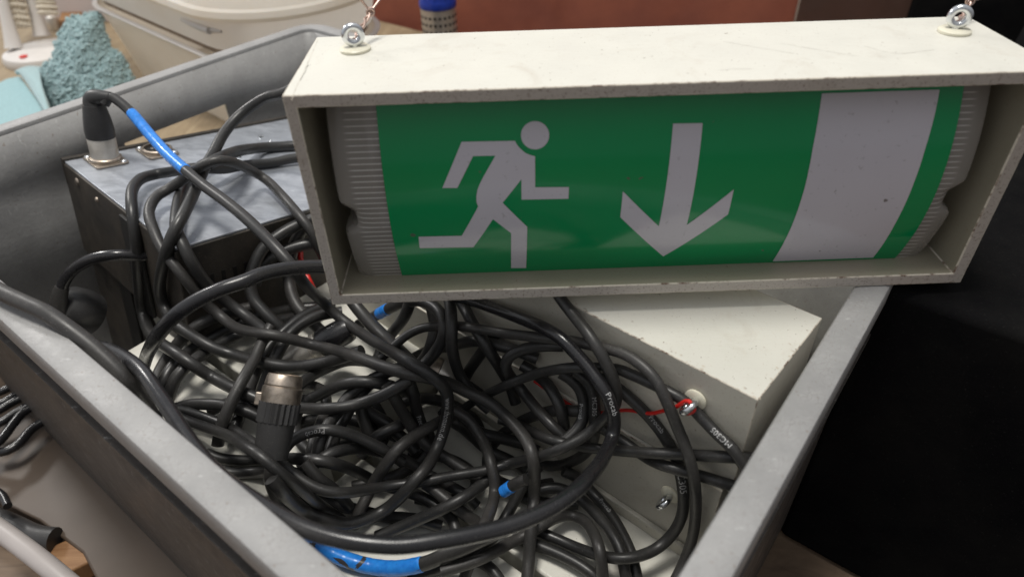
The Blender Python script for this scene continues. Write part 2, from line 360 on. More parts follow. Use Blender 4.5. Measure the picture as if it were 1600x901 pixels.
def hairline(name, pts, w, mat, parent):
    bm = BM(); P = spline(pts, 0.0012); L = []
    for i, p in enumerate(P):
        d = P[min(i + 1, len(P) - 1)] - P[max(i - 1, 0)]; n = np.array([-d[1], d[0], 0]); n /= np.linalg.norm(n) + 1e-12; ww = w * (0.35 + 0.65 * random.random())
        L.append((bm.verts.new(V(p - n * ww)), bm.verts.new(V(p + n * ww))))
    for a, b in zip(L, L[1:]): bm.faces.new((a[0], a[1], b[1], b[0]))
    return obj(name, bm, mat, parent, False)
hairline('end_seam', [ontop(455, 157), ontop(462, 139), ontop(478, 105), ontop(497, 62)], 0.00014, M['worn'], sign)
hairline('scratch', [ontop(486, 102), ontop(481, 103), ontop(477, 112), ontop(469, 126)], 0.00016, M['dark'], sign)
for s in ([(1130, 65), (1180, 74), (1240, 84)], [(1220, 68), (1290, 80), (1340, 88)], [(1350, 72), (1400, 84), (1460, 78)], [(1125, 110), (1150, 108), (1175, 108)]):
    hairline('scratch', [ontop(*q) for q in s], 0.0001, M['cream_edge'], sign)
# diffuser: a shallow barrel that bulges out at mid height
ZM, ZR = 0.052, 0.0475
def dy(z): return 0.0055 + 0.0105 * min(1.25, ((z - ZM) / ZR) ** 2)
DX0, DX1 = 0.0105, 0.3050
bm = BM(); nz = 176; loops = []
for i in range(nz + 1):
    z = 0.0036 + (ZI1 - 0.0005 - 0.0036) * i / nz
    rib = 0.0
    notch = 0.0065 * math.exp(-((z - 0.046) / 0.0068) ** 4)      # finger notch in each end cap
    ring = []
    for x, d in ((DX0 + notch, 0.024), (DX0 + notch, 0.009), (DX0 + 0.0006 + notch, 0.005), (DX0 + 0.002 + notch, 0.002), (DX0 + 0.005 + notch, 0.0005), (DX0 + 0.009 + notch, 0.0 - rib), (0.036, -rib), (0.288, -rib),
                 (DX1 - 0.009 - notch, -rib), (DX1 - 0.005 - notch, 0.0005), (DX1 - 0.002 - notch, 0.002), (DX1 - 0.0006 - notch, 0.005), (DX1 - notch, 0.009), (DX1 - notch, 0.024)):
        ring.append(S(x, dy(z) + d, z))
    loops.append(ring)
loft(bm, loops, close=False)
obj('diffuser', bm, M['clear'], sign)
# gear behind the clear ends
bm = BM(); fbox(bm, S, 0.020, 0.296, 0.050, 0.060, 0.012, 0.098); tray = obj('gear_tray', bm, M['white_film'], sign, False, 0.001)
bm = BM(); fbox(bm, S, 0.026, 0.040, 0.026, 0.049, 0.040, 0.066); obj('lamp_holder', bm, M['dark'], sign, False, 0.0015)
bm = BM(); fbox(bm, S, 0.282, 0.292, 0.024, 0.049, 0.046, 0.062); obj('lamp_holder', bm, M['dark'], sign, False, 0.0015)
bm = BM(); lathe(bm, S(0.041, 0.036, 0.054), SX_, [(0.0075, 0), (0.0075, 0.240)]); obj('lamp_tube', bm, M['white_plastic'], sign)

def film(name, polys, lift, mat, parent):
    """flat outline in the sign's own x, z, bent round the barrel"""
    bm = BM()
    for P in polys:
        f = bm.faces.new([bm.verts.new((x, 0, z)) for x, z in P])
    bm.normal_update(); bmesh.ops.triangulate(bm, faces=bm.faces[:])
    for z in np.arange(0.002, 0.106, 0.0035):
        bmesh.ops.bisect_plane(bm, geom=bm.verts[:] + bm.edges[:] + bm.faces[:], plane_co=(0, 0, z), plane_no=(0, 0, 1))
    for v in bm.verts: v.co = V(S(v.co.x, dy(v.co.z) - lift, v.co.z))
    return obj(name, bm, mat, parent)
def onbarrel(px, py):
    d = ray(px, py); y = 0.01
    for _ in range(30):
        t = (y - (CAM - SPOS) @ SY_) / (d @ SY_); P = CAM + d * t - SPOS; y = dy(P[2]) - 0.0009
    return (P @ SX_, P[2])
stk = film('green_film', [[(0.0345, 0.0042), (0.2895, 0.0042), (0.2895, 0.1035), (0.0345, 0.1035)]], 0.0008, M['green'], sign)
cpx = lambda q: onbarrel(640 + q[0] * 0.35, 130 + q[1] * 0.35)
man = [(232, 261), (470, 257), (478, 272), (490, 287), (503, 300), (517, 311), (535, 319), (560, 326), (560, 464), (711, 463), (709, 515), (500, 519), (499, 428), (415, 533), (525, 640), (520, 824), (453, 824), (453, 668), (372, 606), (285, 731), (45, 735), (40, 684), (233, 680), (306, 550), (299, 530), (298, 505), (303, 475), (315, 445), (332, 412), (355, 372), (383, 323), (283, 325), (213, 467), (146, 467)]
head = [(560 + 63 * math.cos(a), 232 + 63 * math.sin(a)) for a in np.linspace(0, 2 * math.pi, 40, endpoint=False)]
arrow = [(1176, 180), (1308, 178), (1237, 632), (1447, 473), (1421, 585), (1132, 772), (940, 597), (952, 482), (1112, 638)]
film('running_man_symbol', [[cpx(q) for q in man][::-1], [cpx(q) for q in head][::-1]], 0.00105, M['white_film'], sign)
film('arrow_symbol', [[cpx(q) for q in arrow][::-1]], 0.00105, M['white_film'], sign)
film('white_panel', [[onbarrel(*q) for q in ((1284, 146), (1468, 140), (1460, 180), (1446, 230), (1426, 290), (1398, 350), (1364, 402), (1207, 408), (1238, 350), (1258, 290), (1270, 230), (1279, 180))][::-1]], 0.00105, M['white_film'], sign)

def eyelet(parent, c, up, face, r=0.0037, w=0.0071):
    """steel screw eye standing on a nylon washer; c is the foot on the surface"""
    up = np.asarray(up, float); bm = BM(); lathe(bm, c, up, [(w * 0.5, 0.0002), (w, 0.0002), (w, 0.0012), (w * 0.9, 0.0017), (w * 0.4, 0.0019)])
    e = BM(); torus(e, np.asarray(c) + up * (0.0018 + r + 0.0015), face, r, 0.0017); lathe(e, np.asarray(c) + up * 0.001, up, [(0.0017, 0), (0.0017, 0.0022)], 12)
    eo = obj('eyelet', e, M['zinc'], parent); obj('washer', bm, M['nylon'], eo)
face = np.array([0.25, -0.93, 0.27])
EY1, EY2 = S(0.0221, 0.051, SH), S(0.2992, 0.049, SH)
eyelet(sign, EY1, (0, 0, 1), (0.25, -0.9, 0.0)); eyelet(sign, EY2, (0, 0, 1), (-0.35, -0.9, 0.0))
def wire(eye, knot, ends, label):
    bm = BM(); hub = np.asarray(eye) + np.array([0, 0, 0.0046])
    knot = np.asarray(knot)
    for ph in (0, math.pi):
        P = []
        for s in np.linspace(0, 1, 40):
            c = hub * (1 - s) + knot * s; a = ph + s * 12; w = 0.0009
            P.append(c + np.array([math.cos(a) * w, 0, math.sin(a) * w * 0.5]))
        tube(bm, P, 0.00055, 8)
    P = [knot + 0.0016 * np.array([math.cos(a), math.sin(a * 0.5) * 0.6, math.sin(a)]) for a in np.linspace(0, 4 * math.pi, 40)]; tube(bm, P, 0.00055, 8)
    for e in ends:
        tube(bm, spline([knot, knot * 0.6 + np.asarray(e) * 0.4 + np.array([0, 0.001, 0.0]), np.asarray(e)], 0.002), 0.00055, 8)
    tag(obj('hanging_wire', bm, M['copper']), label, 'wire', 'copper wires the sign hangs from')
t1 = project(EY1)[2]; t2 = project(EY2)[2]
wire(EY1, at_t(579, 19, t1 + 0.004), [at_t(541, -24, t1 - 0.01), at_t(613, -26, t1 + 0.01)], 'thin twisted copper wire knotted through the eyelet above the running man')
wire(EY2, at_t(1517, 2, t2 + 0.004), [at_t(1536, -30, t2), at_t(1590, -10, t2 + 0.01)], 'thin twisted copper wire through the eyelet above the plain white panel')

# ------------------------------------------------------------------ two more sign housings stacked at the right of the crate
ZF = -0.0105
F2 = at_z(1185, 625, ZF); L2 = at_z(935, 497, ZF); R2 = at_z(1270, 490, ZF)
d2 = L2 - F2; d2 /= np.linalg.norm(d2); n2 = np.array([d2[1], -d2[0], 0.0]); n2 = n2 if n2 @ (R2 - F2) > 0 else -n2
W2 = (R2 - F2) @ n2; U2L = 0.30; UH = (ZF - BASE_Z - 0.0012) / 2
def U(a, b, z): return F2 + d2 * a + n2 * b + np.array([0, 0, z - ZF])
def onside(px, py):
    dd = ray(px, py); t = ((F2 - CAM) @ n2) / (dd @ n2); return CAM + dd * t
for k, (lab, px) in enumerate((('old cream sign housing lying under the exit sign, red wire on its eyelet', (1088, 622)), ('old cream sign housing beneath another one, bare steel eyelet near the floor', (1050, 768)))):
    z1 = ZF - k * (UH + 0.0012); z0 = z1 - UH
    h = thing('sign_housing', U(U2L / 2, W2 / 2, z0), lab, 'sign housing', 'spare sign housings in the crate')
    bm = BM(); off = 0.0 if k == 0 else -0.0012
    fbox(bm, U, -0.0 + (0.004 if k else 0), U2L, off, W2, z0, z1)
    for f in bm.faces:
        if f.calc_center_median().z > z1 - 1e-4: f.material_index = 1  # top keeps plain cream, sides have the painted shade
    note(bm)
    if k == 0:
        rc = random.Random(8)
        for i in range(38):
            a = min(U2L - 0.01, rc.expovariate(16)); b = 0.0006 + abs(rc.gauss(0, 0.0016)); on_end = rc.random() < 0.35
            if on_end: a, b = 0.0006 + abs(rc.gauss(0, 0.0016)), rc.random() * W2
            rr = rc.uniform(0.0003, 0.0011); m = 7
            bm.faces.new([bm.verts.new(V(U(a + rr * rc.uniform(0.4, 1.5) * math.cos(6.283 * j / m), b + rr * rc.uniform(0.3, 1.0) * math.sin(6.283 * j / m), ZF + 0.00005 + 0.000004 * i))) for j in range(m)]).material_index = 2
    obj('housing', bm, [M['cream_shaded'], M['cream'], M['worn']], h, False, 0.0006, 2, 2)
    if k:
        bm = BM(); fbox(bm, U, 0.006, U2L, -0.0048, -0.0013, z0, z0 + 0.009); obj('lip', bm, M['cream_shaded'], h, False, 0.001)
    e = onside(*px) - n2 * (0.0001 if k == 0 else 0.0013); eyelet(h, e, -n2, d2 * 0.8 + np.array([0, 0, 0.5]), 0.0038, 0.0056)
    if k == 0: EYR = e
bm = BM()
RW = [(840, 590, .002), (868, 612, .001), (905, 632, 0.002), (940, 640, .0015), (985, 634, .0025), (1020, 638, .003), (1045, 632, .004), (1068, 622, .006)]
P = []
for x, y, l in RW: P.append(onside(x, y) - n2 * (0.0012 + l))
tip = EYR - n2 * 0.0075
P += [tip + np.array([0, 0, 0.0040]) + d2 * 0.001, tip - d2 * 0.003 + np.array([0, 0, 0.001]), tip + np.array([0, 0, -0.0042]), tip + d2 * 0.002 + n2 * 0.003 - np.array([0, 0, 0.003])]
tube(bm, spline(P, 0.0015), 0.00105, 10)
tag(obj('red_wire', bm, M['red']), 'thin red wire looped through the eyelet of the cream housing', 'wire')

# two housings lying flat under the cables, a dark gap between them
HI_Z = -0.122
ug = cr(at_z(345, 570, HI_Z))[0]
for (u0, u1, v0, v1), zt, lab in (((0.040, ug - 0.003, 0.165, 0.352), HI_Z, 'cream sign housing lying flat beside the near rim below the upright silver connector'),
                              ((ug + 0.003, 0.233, 0.130, 0.352), HI_Z, 'cream sign housing lying flat in front of the steel box under the tangle'),
                              ((0.237, 0.372, 0.110, 0.352), BASE_Z, 'cream sign housing lying flat in the shade under the running man end of the sign'),
                              ((0.0285, 0.1165, 0.357, 0.572), BASE_Z, 'cream sign housing lying flat beside the near rim under the blue taped cable'),
                              ((0.1225, 0.375, 0.357, 0.578), BASE_Z, 'wide bare cream sign housing at the front right, below the stacked ones')):
    bm = BM(); fbox(bm, K, u0, u1, v0, v1, -0.2305, zt); note(bm)
    h = thing('sign_housing', K((u0 + u1) / 2, (v0 + v1) / 2, -0.2305), lab, 'sign housing', 'spare sign housings in the crate')
    obj('housing', bm, M['cream'], h, False, 0.002, 3)

# ------------------------------------------------------------------ the metal equipment box
v1 = np.array([1835 - 800, -78 - 450.5, FPX]); v2 = np.array([-724 - 800, -397 - 450.5, FPX])
tow = lambda v: (v[0] * CR - v[1] * CU + v[2] * CF) / np.linalg.norm(v)
a1 = tow(v1); a2 = tow(v2); a2 = a2 - a1 * (a1 @ a2); a2 /= np.linalg.norm(a2); a3 = np.cross(a1, a2)
if a3[2] < 0: a3 = -a3
FC = at_z(273, 391, -0.034)
def onamp(px, py, lift=0.0):
    d = ray(px, py); t = ((FC + a3 * lift - CAM) @ a3) / (d @ a3); return CAM + d * t
AL2 = (onamp(99, 250) - FC) @ a2; AL1 = 0.235; AH = 0.05
while project(FC - a3 * AH)[1] < 545: AH += 0.001
def A(x, y, z): return FC + a1 * x + a2 * y + a3 * z
amp = thing('equipment_box', A(AL1 / 2, AL2 / 2, -AH), 'black steel equipment box with bare aluminium top and two round audio sockets', 'equipment box')
bm = BM(); fbox(bm, A, 0, AL1, 0, AL2, -AH, -0.0015); note(bm); obj('case', bm, M['amp_dark'], amp, False, 0.001)
bm = BM(); fbox(bm, A, 0.0012, AL1 - 0.001, 0.0012, AL2 - 0.004, -0.0014, 0.0003); note(bm); obj('top_plate', bm, M['alu'], amp, False, 0.0004)
bm = BM(); fbox(bm, A, 0, AL1, AL2 - 0.0038, AL2 + 0.0006, -0.02, 0.0022); obj('edge_strip', bm, M['amp_dark'], amp, False, 0.0006)
bm = BM(); fbox(bm, A, -0.003, -0.0002, 0.052, 0.078, -AH, -0.004); obj('side_strip', bm, M['dark'], amp, False, 0.0008)
for i in range(9):
    bm = BM(); x = 0.012 + i * 0.0085; fbox(bm, A, x, x + 0.0026, -0.0006, 0.001, -0.046, -0.026); obj('vent_slot', bm, M['dark'], amp, False)
bb = thing('black_box', A(AL1 / 2, AL2 / 2, -AH - 0.05), 'plain dusty black box underneath the steel equipment box', 'box')
bm = BM(); fbox(bm, A, 0.003, AL1 - 0.01, 0.088, AL2 - 0.002, -0.205, -AH - 0.0008); note(bm); obj('case', bm, M['amp_dark'], bb, False, 0.002)
bm = BM(); fbox(bm, A, 0.001, 0.0031, 0.100, 0.122, -0.204, -AH - 0.002); obj('side_strip', bm, M['dark'], bb, False, 0.0005)
def screw(p, axis, r=0.0026, mat='nickel_dirty', parent=amp):
    bm = BM(); lathe(bm, p, axis, [(r * 1.15, 0), (r, 0.0008), (r * 0.6, 0.0014), (0.0004, 0.0016)], 16); obj('screw', bm, M[mat], parent)
def onleft(px, py):
    d = ray(px, py); t = ((FC - CAM) @ a1) / (d @ a1); return CAM + d * t
for q in ((121, 284), (201, 351), (152, 312)): screw(onleft(*q), -a1, 0.0029 if q[0] != 152 else 0.0018)
for q in ((407, 214), (423, 223), (374, 246)): screw(onamp(*q, 0.0003), a3, 0.0024 if q[0] == 407 else 0.0016, 'zinc')
bm = BM(); lathe(bm, onamp(407, 214, 0.0018), a3, [(0.0002, 0), (0.0012, 0.0), (0.0012, 0.0003)], 10); obj('screw_hole', bm, M['dark'], amp)
def socket(c, hole=True):
    """square flange with a raised ring, dark insert and two screws"""
    so = None; bm = BM(); lp = rrect(-0.0125, 0.0125, -0.0145, 0.0145, 0.003, 4)
    loft(bm, [[c + a1 * x + a2 * y + a3 * z for x, y in lp] for z in (0.0004, 0.0019)], True, True); so = obj('audio_socket', bm, M['nickel_dirty'], amp, bevel=0.0004)
    bm = BM(); lathe(bm, c + a3 * 0.0019, a3, [(0.0118, 0), (0.0118, 0.0022), (0.0108, 0.0028), (0.0098, 0.0026), (0.0098, 0.0)], 32, False); obj('ring', bm, M['nickel_dirty'], so)
    bm = BM(); lathe(bm, c + a3 * 0.00195, a3, [(0.0098, 0), (0.0098, 0.0006), (0.0062, 0.0006), (0.0062, 0.0012), (0.0002, 0.0014)], 28); obj('insert', bm, M['dark'], so)
    for k in range(3):
        bm = BM(); a = 2.1 * k + 0.5; lathe(bm, c + a3 * 0.0033 + (a1 * math.cos(a) + a2 * math.sin(a)) * 0.0036, a3, [(0.0012, 0), (0.0012, 0.0002)], 10); obj('contact', bm, M['nickel'], so)
    for s in (-1, 1):
        screw(c + a1 * 0.0092 * s * -1 + a2 * 0.0112 * s + a3 * 0.0019, a3, 0.0024, 'zinc', so)
SOC1, SOC2 = onamp(166, 252, 0.0003), onamp(246, 238, 0.0003)
socket(SOC1); socket(SOC2)

# ------------------------------------------------------------------ things behind and beside the crate
def px_slab(name, poly, z1, thick, mat, parent=None, bevel=0.003):
    bm = BM(); top = [at_z(x, y, z1) for x, y in poly]; loft(bm, [[p - np.array([0, 0, thick]) for p in top], top], True, True)
    return obj(name, bm, mat, parent, False, bevel)
# plywood box that carries the cleaning things
bm = BM(); fbox(bm, K, -0.10, 0.80, -1.3, -0.035, BENCH_Z + 0.0005, SHELF_Z)
tag(obj('plywood_box', bm, M['plywood'], None, False, 0.002), 'pale plywood box behind the crate that carries tubs and brushes', 'wooden box')

# milky tubs
def tubs():
    zr = -0.05
    P1, P2, P3 = at_z(108, -7, zr), at_z(398, 124, zr), at_z(556, 14, zr)
    ea = P1 - P2; la = np.linalg.norm(ea); ea /= la; eb = np.array([ea[1], -ea[0], 0]); eb = eb if eb @ (P3 - P2) > 0 else -eb; lb = (P3 - P2) @ eb
    def T(x, y, z): return P2 + ea * x + eb * y + np.array([0, 0, z - zr])
    def ring(off, z, rad): return [T(x, y, z) for x, y in rrect(off, la - off, off, lb - off, min(rad, min(la, lb) / 2 - off - 0.006), 10)]
    lo = thing('plastic_tub', T(la / 2, lb / 2, SHELF_Z), 'lower milky plastic tub with thin bright rim, under another tub', 'tub', 'stacked plastic tubs')
    bm = BM(); L = loft(bm, [ring(0.030, SHELF_Z + 0.0006, 0.08), ring(0.008, zr - 0.012, 0.10), ring(0.005, zr - 0.004, 0.10)]); bm.faces.new(L[0][::-1]); obj('tub_body', bm, M['tub'], lo)
    bm = BM(); loft(bm, [ring(0.0055, zr - 0.0035, 0.10), ring(0.0, zr - 0.003, 0.105), ring(-0.001, zr - 0.001, 0.105), ring(0.0, zr, 0.105), ring(0.0055, zr, 0.10), ring(0.0058, zr - 0.002, 0.10)], True, False, True); obj('tub_rim', bm, M['white_plastic'], lo)
    up = thing('plastic_tub', T(la / 2, lb / 2, zr), 'upper milky plastic tub, rounded and with a thick top rim', 'tub', 'stacked plastic tubs')
    bm = BM(); L = loft(bm, [ring(0.014, zr + 0.0003, 0.12), ring(0.013, zr + 0.009, 0.12), ring(0.007, zr + 0.0105, 0.125), ring(0.003, zr + 0.030, 0.13), ring(0.000, zr + 0.046, 0.135)]); bm.faces.new(L[0][::-1]); obj('tub_body', bm, M['tub'], up)
    bm = BM(); loft(bm, [ring(0.0136, zr + 0.0006, 0.12), ring(0.0126, zr + 0.0088, 0.12)]); obj('dirt_line', bm, M['dirty_tub'], up)
    bm = BM(); loft(bm, [ring(0.0005, zr + 0.0455, 0.135), ring(-0.007, zr + 0.0465, 0.14), ring(-0.009, zr + 0.051, 0.142), ring(-0.007, zr + 0.057, 0.14), ring(-0.002, zr + 0.059, 0.137), ring(0.003, zr + 0.068, 0.132), ring(0.009, zr + 0.070, 0.126), ring(0.010, zr + 0.066, 0.126), ring(0.004, zr + 0.050, 0.13)], True, False, True); obj('tub_rim', bm, M['tub'], up)
    bm = BM()
    pts_ = ring(0.0015, zr + 0.034, 0.132); fine = spline(pts_ + [pts_[0]], 0.002); cen = T(la / 2, lb / 2, 0); near = [q for q in fine if 284 < project(q)[0] < 348 and project(q)[2] < project(cen)[2]]; tube(bm, near, 0.0016 + 0.0024 * np.sin(np.linspace(0.1, 3.04, len(near))), 12); obj('grip_ledge', bm, M['white_plastic'], up)
    return la, lb
LAB = tubs()
bm = BM()
# brush stand
def brush_stand():
    z0 = SHELF_Z
    c = at_z(66, 84, z0 + 0.012); t = project(c)[2]; R = 58 / FPX * t
    b = thing('brush_stand', [c[0], c[1], z0], 'white plastic stand holding two upright bristle brushes, red dot on its foot', 'brush stand')
    bm = BM(); lathe(bm, [c[0] - R * 0.1, c[1] + R * .25, z0 + 0.0005], (0, 0, 1), [(R, 0), (R * 1.02, 0.006), (R * 0.97, 0.013), (R * 0.6, 0.017), (0.002, 0.018)], 40); obj('foot', bm, M['white_plastic'], b)
    bm = BM(); q = at_z(37, 89, z0 + 0.0165); lathe(bm, [q[0], q[1], z0 + 0.0157], (0, 0, 1), [(0.006, 0), (0.006, 0.0022), (0.0005, 0.0024)], 20); obj('red_dot', bm, M['red'], b)
    for (x0, y0), (x1, y1), lean in (((22, 76), (-4, -30), 0.0), ((66, 56), (40, -30), 0.0)):
        p = at_z(x0, y0, z0 + 0.018); top = at_t(x1, y1, project(p)[2] * 0.97)
        ax = top - p; L = np.linalg.norm(ax)
        bm = BM(); lathe(bm, p, ax, [(0.0135, 0), (0.012, 0.006), (0.0095, 0.03), (0.008, 0.06), (0.0075, L + 0.05)], 24); obj('handle', bm, M['white_plastic'], b)
    for (x0, y0), (x1, y1), r in (((30, 44), (13, -34), 0.020), ((76, 24), (62, -40), 0.017)):
        p = at_t(x0, y0, t * 1.02); top = at_t(x1, y1, t * 1.0); ax = top - p; L = np.linalg.norm(ax)
        bm = BM(); pr = []; rnd = random.Random(3)
        for i in range(26):
            h = L * 1.6 * i / 25; pr.append((r * (0.95 if i % 2 else 0.72) * (0.92 + 0.16 * rnd.random()), h))
        pr = [(0.003, 0.001)] + pr + [(0.003, L * 1.6)]
        lathe(bm, p, ax, pr, 40, True, 0.14); obj('bristles', bm, M['bristle'], b)
    bm = BM(); q = at_z(84, 36, z0 + 0.012); lathe(bm, [q[0], q[1], z0 + 0.0008], (0, 0, 1), [(0.010, 0), (0.012, 0.012), (0.009, 0.022), (0.001, 0.026)], 20)
    tag(obj('metal_knob', bm, M['nickel']), 'small dark shiny knob behind the white brush stand', 'knob')
brush_stand()
# turquoise towel bunched up, and a flat cloth
def towel():
    from mathutils import noise
    outline = [(108, 24), (150, 16), (158, 28), (166, 52), (176, 76), (192, 84), (200, 104), (212, 130), (216, 170), (150, 195), (90, 195), (64, 140), (62, 112), (84, 84), (94, 44)]
    ring = spline(outline + [outline[0]], 2.0); t0 = project(at_z(140, 150, SHELF_Z))[2] - 0.035
    def inside(x, y):
        c = False; n = len(ring)
        for i in range(n):
            (xa, ya), (xb, yb) = ring[i], ring[i - 1]
            if (ya > y) != (yb > y) and x < (xb - xa) * (y - ya) / (yb - ya) + xa: c = not c
        return c
    bm = BM(); g = {}; st = 1.5
    for a in range(int(170 / st)):
        for b in range(int(190 / st)):
            x, y = 56 + a * st, 10 + b * st
            if inside(x, y):
                d = math.sqrt(((ring - np.array([x, y])) ** 2).sum(1).min()); bulge = 0.034 * math.sin(min(1, d / 46) * math.pi / 2)
                P = V(at_t(x, y, t0 - bulge)); n = V(-CF + 0.3 * CU)
                h = noise.noise(P * 26) * 0.007 + noise.noise(P * 110) * 0.0030 + noise.noise(P * 240) * 0.0024 + noise.noise(P * 480) * 0.0012
                g[a, b] = bm.verts.new(P + n * h)
    for (a, b) in list(g):
        q = [(a, b), (a + 1, b), (a + 1, b + 1), (a, b + 1)]
        if all(k in g for k in q): bm.faces.new([g[k] for k in q])
    bmesh.ops.delete(bm, geom=[v for v in bm.verts if not v.link_faces], context='VERTS')
    rt = random.Random(4); bm.normal_update(); fs = bm.faces[:]
    for _ in range(7000):
        f = rt.choice(fs); c = f.calc_center_median(); n = f.normal if f.normal.dot(V(-CF)) > 0 else -f.normal
        d = (Vector((rt.gauss(0, 1), rt.gauss(0, 1), rt.gauss(0, 1)))); d = (d - n * d.dot(n)).normalized(); s = d.cross(n); L = rt.uniform(0.0025, 0.006); w = rt.uniform(0.0006, 0.0012)
        q = [c - n * 0.001, c + d * L * 0.5 + n * rt.uniform(0.0016, 0.0034), c + d * L + n * rt.uniform(-0.0004, 0.0022)]
        vs = [(bm.verts.new(p - s * w), bm.verts.new(p + s * w)) for p in q]
        for a, b in zip(vs, vs[1:]): bm.faces.new((a[0], a[1], b[1], b[0]))
    o = obj('towel', bm, M['towel']); m = o.modifiers.new('thick', 'SOLIDIFY'); m.thickness = 0.0008; m.offset = -1
    tag(o, 'fluffy turquoise microfibre mitt bunched up beside the milky tubs', 'cleaning mitt')
towel()
def cloth():
    bm = BM(); z = SHELF_Z + 0.030
    P = [(-30, 142), (10, 122), (32, 118), (62, 160), (84, 200), (-10, 230), (-60, 190)]
    top = [at_z(x, y, z) for x, y in P]; loft(bm, [[np.array([p[0], p[1], SHELF_Z + 0.0004]) for p in top], top], True, True)
    c = tag(obj('folded_cloth', bm, M['felt'], None, False, 0.004, 4), 'flat folded turquoise cloth lying beside the fluffy mitt', 'cloth')
    bm = BM(); rows = []
    A0, A1_ = at_z(22, 112, z + 0.010), at_z(64, 104, z + 0.012); B0, B1 = at_z(40, 128, z + 0.002), at_z(78, 190, z + 0.002)
    for s in np.linspace(0, 1, 12):
        l = A0 * (1 - s) + B0 * s + np.array([0, 0, 0.006 * math.sin(s * math.pi)]); r = A1_ * (1 - s) + B1 * s + np.array([0, 0, 0.010 * math.sin(s * math.pi)])
        rows.append([l * (1 - q) + r * q + np.array([0, 0, 0.004 * math.sin(q * 3.1)]) for q in np.linspace(0, 1, 12)])
    loft(bm, rows, False); o = obj('cloth_fold', bm, M['towel'], c); m = o.modifiers.new('thick', 'SOLIDIFY'); m.thickness = 0.006
cloth()
# perforated can with blue top
def can():
    t = 0.95; p = at_t(686, 30, t); c = np.array([p[0], p[1], BENCH_Z + 0.0005]); r = 27.5 / FPX * t
    zt = at_t(686, 17, t - r)[2] - BENCH_Z
    o = thing('perforated_can', c, 'perforated silver metal can with a blue top behind the exit sign', 'metal can')
    bm = BM(); lathe(bm, c, (0, 0, 1), [(r, 0), (r, zt)], 48); obj('can_body', bm, M['nickel'], o)
    bm = BM()
    for row in range(9):
        for k in range(22):
            a = 2 * math.pi * k / 22; e = np.array([math.cos(a), math.sin(a), 0]); q = c + e * (r - 0.0005) + np.array([0, 0, zt - 0.010 - row * 0.0095])
            lathe(bm, q, e, [(0.0021, 0), (0.0021, 0.0008)], 8)
    obj('perforation', bm, M['dark'], o)
    bm = BM(); lathe(bm, c + np.array([0, 0, zt]), (0, 0, 1), [(r * 1.02, 0), (r * 1.06, 0.004), (r * 1.02, 0.010), (r, 0.012), (r, 0.09)], 48); obj('can_top', bm, M['blue_cap'], o)
can()
def board(name, x0, t0, x1, t1, zlo, zhi, mat, label, cat, thick=0.02):
    a, b = at_t(x0, 20, t0), at_t(x1, 20, t1); d = b - a; d[2] = 0; n = np.array([-d[1], d[0], 0]); n /= np.linalg.norm(n); n = n if n[1] > 0 else -n
    lo = [np.array([p[0], p[1], zlo]) for p in (a, b, b + n * thick, a + n * thick)]
    bm = BM(); hexa(bm, lo + [p + np.array([0, 0, zhi - zlo]) for p in lo]); return tag(obj(name, bm, mat, None, False, 0.002), label, cat)
board('terracotta_board', 560, 1.22, 1244, 1.12, BENCH_Z + 0.0005, 0.30, M['terracotta'], 'reddish terracotta board standing behind the exit sign', 'board')
board('brown_board', 1246, 1.10, 1421, 1.04, BENCH_Z + 0.0005, 0.34, M['brown'], 'dark brown board standing right of the terracotta board', 'board')
board('dark_cabinet', 1423, 1.02, 1900, 0.90, BENCH_Z + 0.0005, 0.40, M['case'], 'black cabinet in the background above the right end of the sign', 'cabinet', 0.3)
board('pale_board', 60, 1.24, 330, 1.24, SHELF_Z + 0.0005, 0.22, M['pale'], 'pale pinkish board standing behind the brushes and the mitt', 'board')
px_slab('wood_strip', [(90, 32), (128, 28), (128, 14), (96, 16)], SHELF_Z + 0.02, 0.019, M['orange_wood']); tag(bpy.data.objects['wood_strip'], 'small orange wooden strip behind the turquoise mitt', 'wood strip')
# black case at the right
uc = cr(at_z(1205, 830, BENCH_Z))[0]
bm = BM(); fbox(bm, K, uc, uc + 1.2, VW - 0.0075, VW + 1.0, BENCH_Z + 0.0006, -0.006)
tag(obj('black_case', bm, M['case'], None, False, 0.006, 3), 'large plain black case right of the crate, below the right end of the sign', 'equipment case')
# lower left corner
tag(px_slab('plastic_sheet', [(-80, 560), (40, 575), (300, 901), (330, 980), (190, 980), (128, 862), (60, 812), (-80, 745)], BENCH_Z + 0.02, 0.019, M['beige'], None, 0.002), 'plain beige plastic sheet on the bench at lower left', 'plastic sheet')
tag(px_slab('wood_block', [(66, 858), (112, 838), (150, 872), (60, 915)], BENCH_Z + 0.018, 0.017, M['orange_wood'], None, 0.002), 'rough orange wooden offcut on the bench at lower left', 'wood offcut')
bm = BM(); tube(bm, spline([at_z(-40, 800, -0.17), at_z(20, 842, -0.17), at_z(70, 880, -0.172), at_z(130, 930, -0.18)], 0.01), 0.0062, 16)
tag(obj('white_rod', bm, M['rod']), 'blurred white plastic rod crossing the lower left corner', 'rod')
bm = BM(); tube(bm, spline([at_z(-30, 800, -0.225), at_z(20, 822, -0.222), at_z(55, 838, -0.22), at_z(86, 842, -0.22)], 0.006), 0.0085, 14)
tag(obj('power_adapter', bm, M['boot']), 'stubby black plug lying beside the orange wooden offcut', 'plug')
bm = BM()
